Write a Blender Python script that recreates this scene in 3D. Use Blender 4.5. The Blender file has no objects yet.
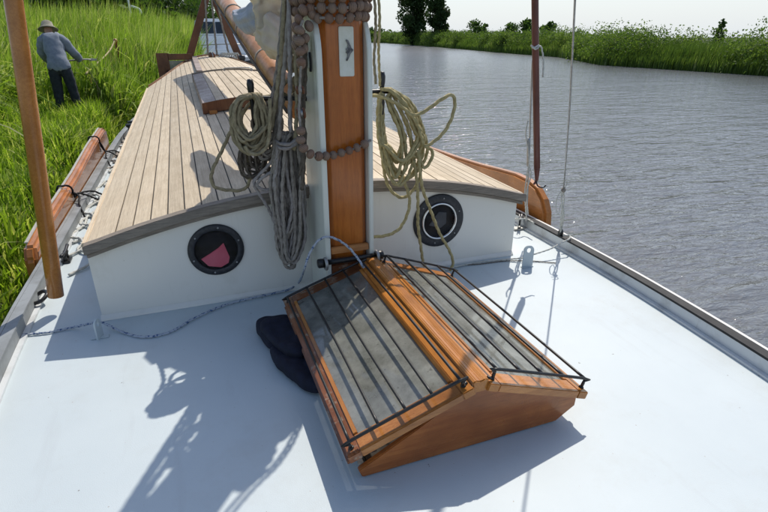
import bpy, bmesh, math, random
import numpy as np
from mathutils import Vector, Matrix
R = math.radians
random.seed(7); rng = np.random.default_rng(7)
scene = bpy.context.scene
COL = scene.collection
W, Hh, F = 768., 512., 512.
HOR, VX, EYE = 37., 175., 1.5
PITCH = math.atan((256 - HOR) / F)
YAW = math.atan((384 - VX) / math.hypot(F, 256 - HOR))

# ------------------------------------------------------------------ camera
cam = bpy.data.cameras.new('camera'); cam.sensor_width = 36; cam.lens = 24.0
cam.clip_start = 0.05; cam.clip_end = 6000
camo = bpy.data.objects.new('camera', cam); COL.objects.link(camo)
camo.location = (0, 0, EYE); camo.rotation_euler = (math.pi / 2 - PITCH, 0, -YAW)
scene.camera = camo
# ------------------------------------------------------------------ light
SUN_EL, SUN_AZ = R(51.5), math.atan2(.6, .8)
world = bpy.data.worlds.new('World'); scene.world = world; world.use_nodes = True
nt = world.node_tree; nt.nodes.clear()
sky = nt.nodes.new('ShaderNodeTexSky'); sky.sky_type = 'NISHITA'; sky.sun_disc = False
sky.sun_elevation = SUN_EL; sky.sun_rotation = SUN_AZ
sky.air_density = 1.0; sky.dust_density = 1.2; sky.ozone_density = 1.0; sky.altitude = 0
bg = nt.nodes.new('ShaderNodeBackground'); bg.inputs[1].default_value = 0.15
wo = nt.nodes.new('ShaderNodeOutputWorld')
# milky summer haze low in the sky, fading out into the blue higher up
wtc = nt.nodes.new('ShaderNodeTexCoord'); wsx = nt.nodes.new('ShaderNodeSeparateXYZ')
nt.links.new(wtc.outputs['Generated'], wsx.inputs[0])
wr = nt.nodes.new('ShaderNodeValToRGB'); we = wr.color_ramp.elements
we[0].position = 0.0; we[0].color = (.92, .92, .92, 1); we[1].position = .42; we[1].color = (0, 0, 0, 1)
em = we.new(.16); em.color = (.5, .5, .5, 1)
nt.links.new(wsx.outputs[2], wr.inputs[0])
wm = nt.nodes.new('ShaderNodeMix'); wm.data_type = 'RGBA'
wm.inputs[7].default_value = (5.15, 5.6, 5.95, 1)
nt.links.new(wr.outputs[0], wm.inputs[0]); nt.links.new(sky.outputs[0], wm.inputs[6])
nt.links.new(wm.outputs[2], bg.inputs[0]); nt.links.new(bg.outputs[0], wo.inputs[0])
sl = bpy.data.lights.new('sun', 'SUN'); sl.energy = 3.9; sl.angle = R(0.5); sl.color = (1, .93, .83)
so = bpy.data.objects.new('sun', sl); COL.objects.link(so)
sd = Vector((-.6 * math.cos(SUN_EL), -.8 * math.cos(SUN_EL), -math.sin(SUN_EL)))
so.rotation_euler = sd.to_track_quat('-Z', 'Y').to_euler()
so.location = (20, 30, 40)
vs = scene.view_settings
vs.view_transform = 'Standard'; vs.look = 'None'; vs.exposure = 0.0; vs.gamma = 1; vs.use_curve_mapping = False

# ------------------------------------------------------------------ survey helpers: a sight line met with a real plane
def ray(px, py):
    f = Vector((math.sin(YAW) * math.cos(PITCH), math.cos(YAW) * math.cos(PITCH), -math.sin(PITCH)))
    r = Vector((math.cos(YAW), -math.sin(YAW), 0)); u = r.cross(f)
    return f * F + r * (px - 384) + u * (256 - py)
def at_z(px, py, z=0.):
    r = ray(px, py); return Vector((0, 0, EYE)) + r * ((z - EYE) / r.z)
def at_y(px, py, y):
    r = ray(px, py); return Vector((0, 0, EYE)) + r * (y / r.y)

# ------------------------------------------------------------------ materials
def newmat(name):
    m = bpy.data.materials.new(name); m.use_nodes = True
    n = m.node_tree; n.nodes.clear()
    o = n.nodes.new('ShaderNodeOutputMaterial'); b = n.nodes.new('ShaderNodeBsdfPrincipled')
    n.links.new(b.outputs[0], o.inputs[0]); return m, n, b, o
def node(n, t, **k):
    x = n.nodes.new(t)
    for a, v in k.items():
        if a.startswith('i_'):
            key = a[2:]; key = int(key) if key.isdigit() else key
            x.inputs[key].default_value = v
        else: setattr(x, a, v)
    return x
def ramp(n, src, stops):
    r = n.nodes.new('ShaderNodeValToRGB'); e = r.color_ramp.elements
    while len(e) < len(stops): e.new(0.5)
    for i, (p, c) in enumerate(stops):
        e[i].position = p; e[i].color = (c[0], c[1], c[2], 1) if not isinstance(c, (int, float)) else (c, c, c, 1)
    n.links.new(src, r.inputs[0]); return r.outputs[0]
def mixc(n, fac, a, b, mode='MIX'):
    x = n.nodes.new('ShaderNodeMix'); x.data_type = 'RGBA'; x.blend_type = mode
    for sock, v in ((x.inputs[0], fac), (x.inputs[6], a), (x.inputs[7], b)):
        if isinstance(v, (int, float)): sock.default_value = v
        elif isinstance(v, tuple): sock.default_value = (v[0], v[1], v[2], 1)
        else: n.links.new(v, sock)
    return x.outputs[2]
def noise(n, scale, detail=4, stretch=(1, 1, 1), rough=.6, coord='Object', dist=0., shift=False):
    tc = n.nodes.new('ShaderNodeTexCoord'); mp = n.nodes.new('ShaderNodeMapping')
    if shift:
        oi = n.nodes.new('ShaderNodeObjectInfo'); mu = n.nodes.new('ShaderNodeMath'); mu.operation = 'MULTIPLY'; mu.inputs[1].default_value = 37.
        cb = n.nodes.new('ShaderNodeCombineXYZ'); n.links.new(oi.outputs['Random'], mu.inputs[0])
        for k in range(3): n.links.new(mu.outputs[0], cb.inputs[k])
        n.links.new(cb.outputs[0], mp.inputs['Location'])
    mp.inputs['Scale'].default_value = stretch
    n.links.new(tc.outputs[coord], mp.inputs[0])
    t = n.nodes.new('ShaderNodeTexNoise'); t.inputs['Scale'].default_value = scale
    t.inputs['Detail'].default_value = detail; t.inputs['Roughness'].default_value = rough
    t.inputs['Distortion'].default_value = dist
    n.links.new(mp.outputs[0], t.inputs['Vector']); return t.outputs[0]
def bump(n, b, h, strength=.3, dist=.01):
    x = n.nodes.new('ShaderNodeBump'); x.inputs['Strength'].default_value = strength
    x.inputs['Distance'].default_value = dist
    n.links.new(h, x.inputs['Height']); n.links.new(x.outputs[0], b.inputs['Normal']); return x
def simple(name, c1, c2, scale=8, rough=.5, stretch=(1, 1, 1), bs=.15, bd=.004, coat=0., metal=0., lo=.35, hi=.65, rnd=0., detail=5, ior=1.5):
    m, n, b, o = newmat(name)
    h = noise(n, scale, detail, stretch)
    c = ramp(n, h, [(lo, c1), (hi, c2)])
    if rnd:
        oi = n.nodes.new('ShaderNodeObjectInfo')
        v = ramp(n, oi.outputs['Random'], [(0, 1 - rnd), (1, 1 + rnd * .4)])
        c = mixc(n, 1.0, c, v, 'MULTIPLY')
    n.links.new(c, b.inputs['Base Color'])
    b.inputs['Roughness'].default_value = rough; b.inputs['Metallic'].default_value = metal
    b.inputs['IOR'].default_value = ior
    b.inputs['Coat Weight'].default_value = coat; b.inputs['Coat Roughness'].default_value = .08
    if bs: bump(n, b, h, bs, bd)
    return m
def wood(name, c1, c2, stretch, scale=6, rough=.35, coat=.6, rnd=.0, wear=None, bs=.1):
    m, n, b, o = newmat(name)
    g = noise(n, scale, 6, stretch, .65, dist=.4, shift=True)
    g2 = noise(n, 3, 3, (1, 1, 1), .6, shift=True)
    c = ramp(n, g, [(.3, c1), (.7, c2)])
    c = mixc(n, ramp(n, g2, [(.38, .0), (.72, .75 if coat else .22)]), c, tuple(x * .5 for x in c1))
    g3 = noise(n, scale * 4, 3, stretch, .7, shift=True)
    c = mixc(n, ramp(n, g3, [(.52, .0), (.72, .45)]), c, tuple(x * .35 for x in c1))
    if wear:
        w = noise(n, 14, 6, (1, 1, 1), .7)
        c = mixc(n, ramp(n, w, [(.56, 0.), (.68, 1.)]), c, wear)
    if rnd:
        oi = n.nodes.new('ShaderNodeObjectInfo')
        v = ramp(n, oi.outputs['Random'], [(0, 1 - rnd), (1, 1 + rnd * .5)])
        c = mixc(n, 1.0, c, v, 'MULTIPLY')
    n.links.new(c, b.inputs['Base Color'])
    n.links.new(ramp(n, g2, [(.3, rough * .7), (.8, min(1, rough * 1.5))]), b.inputs['Roughness'])
    b.inputs['Coat Weight'].default_value = coat * .45; b.inputs['Coat Roughness'].default_value = .15; b.inputs['Specular IOR Level'].default_value = .3
    bump(n, b, g, bs, .003)
    return m
GY, GZ, GX = (14, 1, 14), (14, 14, 1), (1, 14, 14)
M = {}
# deck paint: pale grey-blue, fine non-slip grain, small spots and faint scuffs
def deckmat():
    m, n, b, o = newmat('deck_paint')
    big = noise(n, 1.3, 5); fine = noise(n, 260, 2); sp = noise(n, 23, 2)
    c = ramp(n, big, [(.3, (.50, .565, .585)), (.7, (.555, .62, .635))])
    c = mixc(n, ramp(n, sp, [(.745, 0.), (.77, .75)]), c, (.14, .13, .11))
    st_ = noise(n, 2.2, 6, (1, 1, 1), .75); c = mixc(n, ramp(n, st_, [(.52, 0.), (.74, .30)]), c, (.42, .43, .40))
    ru = noise(n, 61, 1); c = mixc(n, ramp(n, ru, [(.775, 0.), (.80, .6)]), c, (.25, .14, .07))
    sc = noise(n, 7, 6, (1, .12, 1)); c = mixc(n, ramp(n, sc, [(.6, 0.), (.75, .22)]), c, (.36, .37, .37))
    n.links.new(c, b.inputs['Base Color']); b.inputs['Roughness'].default_value = .55
    bump(n, b, fine, .25, .002); return m
M['deck'] = deckmat()
def paintmat(name, c, dirt=(.25, .24, .2), rough=.3, amt=.5, lo=.58):
    m, n, b, o = newmat(name)
    a = noise(n, 4, 6); f = noise(n, 30, 5)
    st = noise(n, 9, 4, (3, 3, .35))
    col = mixc(n, ramp(n, a, [(lo, 0.), (.85, amt)]), c, dirt)
    col = mixc(n, ramp(n, st, [(.62, 0.), (.8, amt * .5)]), col, dirt)
    col = mixc(n, ramp(n, f, [(.7, 0.), (.76, .6)]), col, dirt)
    n.links.new(col, b.inputs['Base Color']); b.inputs['Roughness'].default_value = rough
    bump(n, b, a, .08, .01); return m
M['white'] = paintmat('white_paint', (.80, .765, .69), (.42, .38, .28), .3, .35)
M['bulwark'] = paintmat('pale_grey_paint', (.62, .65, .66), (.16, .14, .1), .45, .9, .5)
M['cheek'] = paintmat('white_green_paint', (.74, .75, .67), (.32, .34, .24), .35, .4)
M['curtain'] = simple('dark_curtain', (.07, .07, .08), (.13, .13, .14), 8, .8)
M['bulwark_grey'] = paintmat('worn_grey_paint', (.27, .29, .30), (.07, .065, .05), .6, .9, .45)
M['black'] = simple('black_paint', (.010, .010, .012), (.03, .03, .032), 20, .38)
M['blackmetal'] = simple('black_metal', (.008, .008, .009), (.022, .021, .02), 60, .4, bs=.3, bd=.001)
M['caulk'] = simple('dark_caulk', (.02, .02, .02), (.04, .038, .035), 30, .7)
M['teak'] = wood('weathered_teak', (.53, .43, .30), (.75, .635, .465), (18, .5, 18), 5, .8, 0, .16, bs=.25)
M['teak_grey'] = wood('grey_teak_trim', (.17, .145, .12), (.34, .29, .235), (1.2, 20, 20), 5, .75, 0, .1, bs=.3)
M['teak_board'] = wood('pink_grey_board', (.30, .235, .20), (.46, .37, .32), GY, 5, .6, .1, bs=.2)
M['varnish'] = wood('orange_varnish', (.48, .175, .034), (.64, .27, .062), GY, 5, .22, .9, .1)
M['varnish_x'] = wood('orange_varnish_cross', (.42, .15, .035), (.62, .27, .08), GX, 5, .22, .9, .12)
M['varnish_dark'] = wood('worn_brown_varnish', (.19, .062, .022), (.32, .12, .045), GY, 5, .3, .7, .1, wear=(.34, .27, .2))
M['gable'] = wood('red_brown_varnish', (.34, .098, .024), (.50, .18, .046), GX, 4, .25, .8, .05)
M['mast'] = wood('mast_varnish', (.40, .105, .014), (.55, .17, .026), GZ, 4, .2, 1.0, 0, bs=.05)
M['boomwood'] = wood('spar_varnish', (.42, .17, .05), (.60, .29, .11), GY, 4, .5, .15)
M['leewood'] = wood('leeboard_varnish', (.50, .18, .04), (.66, .27, .075), (8, .8, 8), 4, .28, .8, 0)
M['leeworn'] = wood('leeboard_worn_varnish', (.30, .11, .035), (.50, .22, .07), (8, .8, 8), 4, .16, 1., 0, wear=(.30, .22, .17))
M['brownwood'] = wood('dark_brown_timber', (.13, .045, .018), (.24, .09, .035), GZ, 4, .35, .6)
M['redbrown'] = simple('red_brown_paint', (.10, .03, .022), (.17, .055, .04), 14, .4, (1, 1, .3))
M['greywood'] = wood('grey_weathered_edge', (.35, .33, .30), (.52, .50, .46), GY, 5, .8, 0, bs=.3)
M['steel'] = simple('galvanised_steel', (.30, .30, .29), (.45, .45, .44), 40, .45, metal=.7)
M['chrome'] = simple('chrome', (.6, .6, .6), (.72, .72, .72), 20, .15, metal=1., bs=0)
M['plaque'] = simple('ivory_plaque', (.66, .66, .56), (.74, .74, .66), 30, .35)
M['emblem'] = simple('dull_grey_metal', (.06, .06, .065), (.22, .22, .22), 60, .4, metal=.4)
M['capblack'] = simple('worn_black_rail', (.010, .010, .011), (.03, .03, .03), 14, .75)
M['navy'] = simple('navy_cloth', (.003, .0045, .015), (.007, .010, .028), 25, .85, bs=.4, bd=.004)
M['sail'] = simple('cream_sailcloth', (.74, .70, .60), (.86, .83, .75), 7, .8, bs=.5, bd=.02)
def _cloth():
    n = M['sail'].node_tree; b = [x for x in n.nodes if x.type == 'BSDF_PRINCIPLED'][0]; o = [x for x in n.nodes if x.type == 'OUTPUT_MATERIAL'][0]
    tr = n.nodes.new('ShaderNodeBsdfTranslucent'); tr.inputs[0].default_value = (.92, .86, .72, 1)
    mx = n.nodes.new('ShaderNodeMixShader'); mx.inputs[0].default_value = .55
    n.links.new(b.outputs[0], mx.inputs[1]); n.links.new(tr.outputs[0], mx.inputs[2]); n.links.new(mx.outputs[0], o.inputs[0])
_cloth()
M['sailgrey'] = simple('grey_canvas', (.30, .33, .38), (.42, .45, .50), 9, .8, bs=.5, bd=.015)
M['red'] = simple('red_cloth', (.85, .13, .19), (.92, .20, .27), 6, .7)
M['dark'] = simple('dark_interior', (.012, .010, .010), (.03, .022, .02), 6, .9)
M['rubber'] = simple('rubber_ring', (.014, .015, .018), (.035, .036, .042), 50, .5)
M['wallin'] = simple('inner_coaming', (.35, .30, .22), (.6, .56, .48), 18, .6)
M['skin'] = simple('skin', (.42, .24, .17), (.48, .29, .2), 10, .6)
M['shirt'] = simple('grey_blue_shirt', (.16, .19, .235), (.235, .265, .31), 12, .9, bs=.5, bd=.01)
M['trousers'] = simple('dark_trousers', (.012, .017, .024), (.03, .036, .045), 12, .9, bs=.4, bd=.01)
M['hat'] = simple('khaki_hat', (.20, .19, .14), (.32, .30, .23), 20, .9)
M['hullblack'] = simple('dark_hull', (.008, .009, .012), (.016, .017, .02), 3, .3)
M['boatwhite'] = simple('boat_white', (.60, .64, .68), (.70, .73, .76), 3, .35)
M['boatglass'] = simple('dark_window', (.01, .014, .02), (.02, .03, .04), 3, .08, bs=0)
def ropemat(name, c1, c2, rough=.9):
    return simple(name, c1, c2, 55, rough, bs=.4, bd=.002, lo=.3, hi=.7)
M['rope_grey'] = ropemat('grey_rope', (.19, .165, .14), (.37, .325, .28))
M['rope_violet'] = ropemat('lilac_grey_rope', (.235, .205, .19), (.40, .36, .335))
M['rope_tan'] = ropemat('tan_rope', (.21, .17, .10), (.39, .325, .20))
M['rope_hemp'] = ropemat('yellow_hemp_rope', (.27, .225, .10), (.48, .41, .215))
M['rope_dark'] = ropemat('dark_rope', (.075, .058, .042), (.16, .13, .10))
M['rope_black'] = ropemat('black_rope', (.010, .010, .011), (.025, .024, .024))
M['rope_white'] = ropemat('white_rope', (.42, .42, .38), (.62, .62, .57))
def flecked():
    m, n, b, o = newmat('flecked_rope')
    v = noise(n, 75, 1)
    c = ramp(n, v, [(.56, (.42, .46, .52)), (.60, (.07, .12, .24))])
    n.links.new(c, b.inputs['Base Color']); b.inputs['Roughness'].default_value = .8; return m
M['rope_fleck'] = flecked()
def beadmat():
    m, n, b, o = newmat('bead_wood')
    g = noise(n, 60, 5, (1, 1, .2)); oi = n.nodes.new('ShaderNodeObjectInfo')
    c = ramp(n, g, [(.3, (.17, .105, .070)), (.7, (.38, .265, .19))])
    c = mixc(n, ramp(n, oi.outputs['Random'], [(.3, .0), (1, .45)]), c, (.22, .085, .04))
    wt_ = n.nodes.new('ShaderNodeTexWave'); wt_.bands_direction = 'Z'; wt_.inputs['Scale'].default_value = 1.1; wt_.inputs['Distortion'].default_value = 1.2
    tcw = n.nodes.new('ShaderNodeTexCoord'); n.links.new(tcw.outputs['Object'], wt_.inputs['Vector'])
    c = mixc(n, ramp(n, wt_.outputs[1], [(.0, .75), (.25, 0.)]), c, (.035, .028, .024))
    n.links.new(c, b.inputs['Base Color']); b.inputs['Roughness'].default_value = .6
    bump(n, b, g, .5, .004); return m
M['bead'] = beadmat()
def glassmat():
    m, n, b, o = newmat('dusty_glass')
    d = noise(n, 6, 6, (1, 1, 1), .7); s = noise(n, 45, 4)
    c = ramp(n, d, [(.3, (.125, .13, .105)), (.7, (.30, .305, .265))])
    c = mixc(n, ramp(n, s, [(.62, 0.), (.72, .6)]), c, (.05, .05, .035))
    n.links.new(c, b.inputs['Base Color'])
    b.inputs['Roughness'].default_value = .5
    b.inputs['Coat Weight'].default_value = 1.; b.inputs['Coat Roughness'].default_value = .06
    b.inputs['Coat IOR'].default_value = 1.7
    n.links.new(ramp(n, d, [(.2, .62), (.8, .90)]), b.inputs['Alpha'])
    return m
M['glass'] = glassmat()
def clearglass():
    m, n, b, o = newmat('port_glass')
    b.inputs['Base Color'].default_value = (.02, .02, .02, 1); b.inputs['Roughness'].default_value = .05
    b.inputs['Alpha'].default_value = .12; return m
M['pglass'] = clearglass()
def leafmat(name, c1, c2, c3, trans=.45, rough=.65, scale=2.0):
    m, n, b, o = newmat(name)
    at = n.nodes.new('ShaderNodeAttribute'); at.attribute_name = 'tint'
    c = ramp(n, at.outputs['Fac'], [(0, c1), (.55, c2), (1, c3)])
    ns = noise(n, scale, 4); c = mixc(n, ramp(n, ns, [(.35, 0.), (.68, .55)]), c, c1)
    n.links.new(c, b.inputs['Base Color']); b.inputs['Roughness'].default_value = rough; b.inputs['Specular IOR Level'].default_value = .18
    tr = n.nodes.new('ShaderNodeBsdfTranslucent'); tc = mixc(n, 1., c, (1.5, 1.6, .7), 'MULTIPLY')
    n.links.new(tc, tr.inputs[0])
    mx = n.nodes.new('ShaderNodeMixShader'); mx.inputs[0].default_value = trans
    n.links.new(b.outputs[0], mx.inputs[1]); n.links.new(tr.outputs[0], mx.inputs[2])
    n.links.new(mx.outputs[0], o.inputs[0]); return m
M['grass'] = leafmat('grass_blades', (.07, .135, .015), (.33, .47, .055), (.72, .70, .32))
M['reed'] = leafmat('reed_blades', (.055, .115, .015), (.30, .43, .06), (.62, .60, .32), .4)
M['reedfar'] = leafmat('far_reeds', (.06, .11, .022), (.19, .275, .06), (.42, .43, .23), .35)
M['leafdark'] = leafmat('dark_leaves', (.020, .042, .014), (.040, .075, .022), (.07, .11, .03), .3)
M['leafmid'] = leafmat('mid_leaves', (.028, .062, .015), (.062, .12, .026), (.11, .17, .04), .35)
M['leafbelt'] = leafmat('belt_leaves', (.045, .085, .02), (.115, .18, .042), (.22, .28, .09), .4)
M['straw'] = leafmat('straw_stalks', (.20, .15, .075), (.38, .31, .17), (.58, .52, .34), .2)
M['bark'] = simple('bark', (.05, .04, .03), (.10, .08, .06), 5, .9)
M['soil'] = simple('bank_soil', (.035, .05, .015), (.075, .10, .025), 2.5, .95, bs=.5, bd=.05)
def watermat():
    m, n, b, o = newmat('river_water')
    b.inputs['Base Color'].default_value = (.15, .158, .166, 1)
    b.inputs['IOR'].default_value = 1.38
    tc = n.nodes.new('ShaderNodeTexCoord')
    hs = []
    for sc, st, rot, w, det in ((1.1, (1, 2.8, 1), 25, .9, 2), (4.2, (1, 2.4, 1), 18, .42, 3), (.28, (1, 2, 1), 40, 1.3, 2)):
        mp = n.nodes.new('ShaderNodeMapping'); mp.inputs['Rotation'].default_value = (0, 0, R(rot))
        mp.inputs['Scale'].default_value = st; n.links.new(tc.outputs['Object'], mp.inputs[0])
        t = node(n, 'ShaderNodeTexNoise'); t.inputs['Scale'].default_value = sc; t.inputs['Detail'].default_value = det
        t.inputs['Roughness'].default_value = .6; t.inputs['Distortion'].default_value = .5
        n.links.new(mp.outputs[0], t.inputs['Vector'])
        mu = node(n, 'ShaderNodeMath', operation='MULTIPLY'); mu.inputs[1].default_value = w
        n.links.new(t.outputs[0], mu.inputs[0]); hs.append(mu.outputs[0])
    a = node(n, 'ShaderNodeMath', operation='ADD'); n.links.new(hs[0], a.inputs[0]); n.links.new(hs[1], a.inputs[1])
    a2 = node(n, 'ShaderNodeMath', operation='ADD'); n.links.new(a.outputs[0], a2.inputs[0]); n.links.new(hs[2], a2.inputs[1])
    # ripples too fine to see far out become a duller, smoother sheen
    ge = n.nodes.new('ShaderNodeNewGeometry'); ln = node(n, 'ShaderNodeVectorMath', operation='LENGTH'); n.links.new(ge.outputs['Position'], ln.inputs[0])
    mr = node(n, 'ShaderNodeMapRange'); n.links.new(ln.outputs['Value'], mr.inputs['Value'])
    for k, v in (('From Min', 8), ('From Max', 90), ('To Min', .045), ('To Max', .24)): mr.inputs[k].default_value = v
    n.links.new(mr.outputs[0], b.inputs['Roughness'])
    m2 = node(n, 'ShaderNodeMapRange'); n.links.new(ln.outputs['Value'], m2.inputs['Value'])
    for k, v in (('From Min', 10), ('From Max', 110), ('To Min', 1.), ('To Max', .25)): m2.inputs[k].default_value = v
    bb = bump(n, b, a2.outputs[0], .9, .080); n.links.new(m2.outputs[0], bb.inputs['Strength']); return m
M['water'] = watermat()

# ------------------------------------------------------------------ object helpers
def tag(o, label=None, cat=None, group=None, kind=None):
    if label: o['label'] = label
    if cat: o['category'] = cat
    if group: o['group'] = group
    if kind: o['kind'] = kind
    return o
WL = {}
def thing(name, loc, label, cat, group=None):
    o = bpy.data.objects.new(name, None); o.empty_display_size = .1; o.location = loc; COL.objects.link(o)
    WL[o.name] = Vector(loc); return tag(o, label, cat, group)
def link(name, me, mat, parent=None, loc=None):
    o = bpy.data.objects.new(name, me)
    if mat is not None and not me.materials: me.materials.append(M[mat])
    COL.objects.link(o)
    if parent is not None: o.parent = parent
    if loc is not None: o.location = loc
    WL[o.name] = Vector(loc or (0, 0, 0)) + (WL[parent.name] if parent is not None else Vector())
    return o
def build(name, verts, faces, mat, parent=None, origin=None, smooth=False, bevel=0.):
    """verts in place; the object's origin is its parent's or the given point"""
    base = WL[parent.name] if parent is not None else Vector(origin or (0, 0, 0))
    me = bpy.data.meshes.new(name)
    me.from_pydata([tuple(Vector(v) - base) for v in verts], [], faces)
    if bevel or True:
        bm = bmesh.new(); bm.from_mesh(me)
        bmesh.ops.recalc_face_normals(bm, faces=bm.faces)
        if bevel:
            es = [e for e in bm.edges if len(e.link_faces) == 2 and e.calc_face_angle(0) > .5]
            bmesh.ops.bevel(bm, geom=es, offset=bevel, segments=2, affect='EDGES', clamp_overlap=True)
        bm.to_mesh(me); bm.free()
    if smooth:
        me.polygons.foreach_set('use_smooth', [True] * len(me.polygons))
    return link(name, me, mat, parent, None if parent is not None else tuple(base))
BOXF = [(0, 3, 2, 1), (4, 5, 6, 7), (0, 1, 5, 4), (1, 2, 6, 5), (2, 3, 7, 6), (3, 0, 4, 7)]
def box(name, p0, p1, mat, parent=None, bevel=.003, fn=None, origin=None):
    x0, y0, z0 = p0; x1, y1, z1 = p1
    v = [(x0, y0, z0), (x1, y0, z0), (x1, y1, z0), (x0, y1, z0), (x0, y0, z1), (x1, y0, z1), (x1, y1, z1), (x0, y1, z1)]
    if fn: v = [fn(*q) for q in v]
    return build(name, v, BOXF, mat, parent, origin=origin, bevel=bevel)
def prism(name, poly, a, b, axis, mat, parent=None, bevel=.003, origin=None, smooth=False):
    """closed outline extruded along an axis; poly holds the two other coordinates in order"""
    def mk(p, t):
        return {'x': (t, p[0], p[1]), 'y': (p[0], t, p[1]), 'z': (p[0], p[1], t)}[axis]
    n = len(poly); v = [mk(p, a) for p in poly] + [mk(p, b) for p in poly]
    f = [tuple(range(n)), tuple(range(2 * n - 1, n - 1, -1))] + [(i, (i + 1) % n, n + (i + 1) % n, n + i) for i in range(n)]
    return build(name, v, f, mat, parent, origin=origin, bevel=bevel, smooth=smooth)
def crom(pts, step):
    P = [Vector(p) for p in pts]
    if len(P) == 2:
        n = max(2, int((P[1] - P[0]).length / step)); return [P[0].lerp(P[1], i / n) for i in range(n + 1)]
    P = [P[0] * 2 - P[1]] + P + [P[-1] * 2 - P[-2]]
    out = []
    for i in range(1, len(P) - 2):
        a, b, c, d = P[i - 1:i + 3]; n = max(2, int((c - b).length / step))
        for k in range(n):
            t = k / n
            out.append(.5 * ((2 * b) + (c - a) * t + (2 * a - 5 * b + 4 * c - d) * t * t + (3 * b - a - 3 * c + d) * t ** 3))
    out.append(P[-2]); return out
def sweep(paths, r, ns=8, step=.02, strands=0, pitch=5.5, taper=None, lobe=.25):
    V, Fc = [], []
    for pts in paths:
        st = r * pitch / 5 if strands else step
        C = crom(pts, st); off = len(V); s = 0.
        t0 = (C[1] - C[0]).normalized(); nrm = t0.orthogonal().normalized()
        for i, c in enumerate(C):
            t = (C[min(i + 1, len(C) - 1)] - C[max(i - 1, 0)])
            t = t.normalized() if t.length > 1e-9 else t0
            nrm = (nrm - t * nrm.dot(t)); nrm = nrm.normalized() if nrm.length > 1e-6 else t.orthogonal().normalized()
            bi = t.cross(nrm)
            if i: s += (c - C[i - 1]).length
            rr = r if taper is None else r * (taper[0] + (taper[1] - taper[0]) * i / (len(C) - 1))
            tw = 2 * math.pi * s / (r * pitch * 3) if strands else 0
            for k in range(ns):
                a = 2 * math.pi * k / ns
                q = rr * (1 - lobe + lobe * math.cos(strands * (a - tw))) if strands else rr
                V.append(c + nrm * (q * math.cos(a)) + bi * (q * math.sin(a)))
        m = len(C)
        for i in range(m - 1):
            for k in range(ns):
                k2 = (k + 1) % ns
                Fc.append((off + i * ns + k, off + i * ns + k2, off + (i + 1) * ns + k2, off + (i + 1) * ns + k))
        Fc.append(tuple(off + k for k in range(ns - 1, -1, -1))); Fc.append(tuple(off + (m - 1) * ns + k for k in range(ns)))
    return V, Fc
def tube(name, paths, r, mat, parent=None, ns=8, step=.03, strands=0, pitch=5.5, taper=None, origin=None, lobe=.24):
    if not isinstance(paths[0][0], (tuple, list, Vector)): paths = [paths]
    V, Fc = sweep(paths, r, ns, step, strands, pitch, taper, lobe)
    base = WL[parent.name] if parent is not None else Vector(origin or paths[0][0])
    me = bpy.data.meshes.new(name); me.from_pydata([tuple(Vector(v) - base) for v in V], [], Fc)
    me.polygons.foreach_set('use_smooth', [True] * len(me.polygons))
    return link(name, me, mat, parent, None if parent is not None else tuple(base))
def rope(name, paths, r, mat, label=None, group=None, parent=None, cat='rope', **k):
    o = tube(name, paths, r, mat, parent, ns=9, strands=3, **k)
    if label: tag(o, label, cat, group)
    return o
def lathe(name, prof, c, axis, mat, parent=None, n=32, origin=None):
    """prof: (radius, offset along axis)"""
    a = Vector(axis).normalized(); u = a.orthogonal().normalized(); w = a.cross(u); c = Vector(c)
    V, Fc = [], []
    for r_, h in prof:
        for k in range(n):
            t = 2 * math.pi * k / n; V.append(c + a * h + (u * math.cos(t) + w * math.sin(t)) * r_)
    for i in range(len(prof) - 1):
        for k in range(n):
            k2 = (k + 1) % n; Fc.append((i * n + k, i * n + k2, (i + 1) * n + k2, (i + 1) * n + k))
    if prof[0] != prof[-1]:
        Fc.append(tuple(range(n))); Fc.append(tuple((len(prof) - 1) * n + k for k in range(n)))
    o = build(name, V, Fc, mat, parent, origin=origin or tuple(c), smooth=True)
    return o
def npmesh(name, V, Fq, tint=None, mat=None, kind=None, origin=(0, 0, 0), smooth=False):
    """V (n,3) and Fq (m,k) arrays"""
    me = bpy.data.meshes.new(name); n = len(V); m, k = Fq.shape
    me.vertices.add(n); me.vertices.foreach_set('co', (V - np.array(origin)).astype(np.float32).ravel())
    me.loops.add(m * k); me.loops.foreach_set('vertex_index', Fq.astype(np.int32).ravel())
    me.polygons.add(m); me.polygons.foreach_set('loop_start', np.arange(0, m * k, k, dtype=np.int32))
    try: me.polygons.foreach_set('loop_total', np.full(m, k, dtype=np.int32))
    except Exception: pass
    if tint is not None:
        a = me.attributes.new('tint', 'FLOAT', 'POINT'); a.data.foreach_set('value', tint.astype(np.float32))
    if smooth: me.polygons.foreach_set('use_smooth', [True] * m)
    me.update(calc_edges=True)
    return me

# ================================================================== SETTING
WATER = -.75
wv = [(-1500, -1500, WATER), (1500, -1500, WATER), (1500, 3500, WATER), (-1500, 3500, WATER)]
tag(build('river_water', wv, [(0, 1, 2, 3)], 'water'), 'grey-blue rippled river water beside the barge', None, kind='structure')
tag(build('riverbed_ground', [(a * 1.2, b * 1.2, -4) for a, b, _ in wv], [(0, 1, 2, 3)], 'soil'), 'ground', None, kind='structure')

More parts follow.
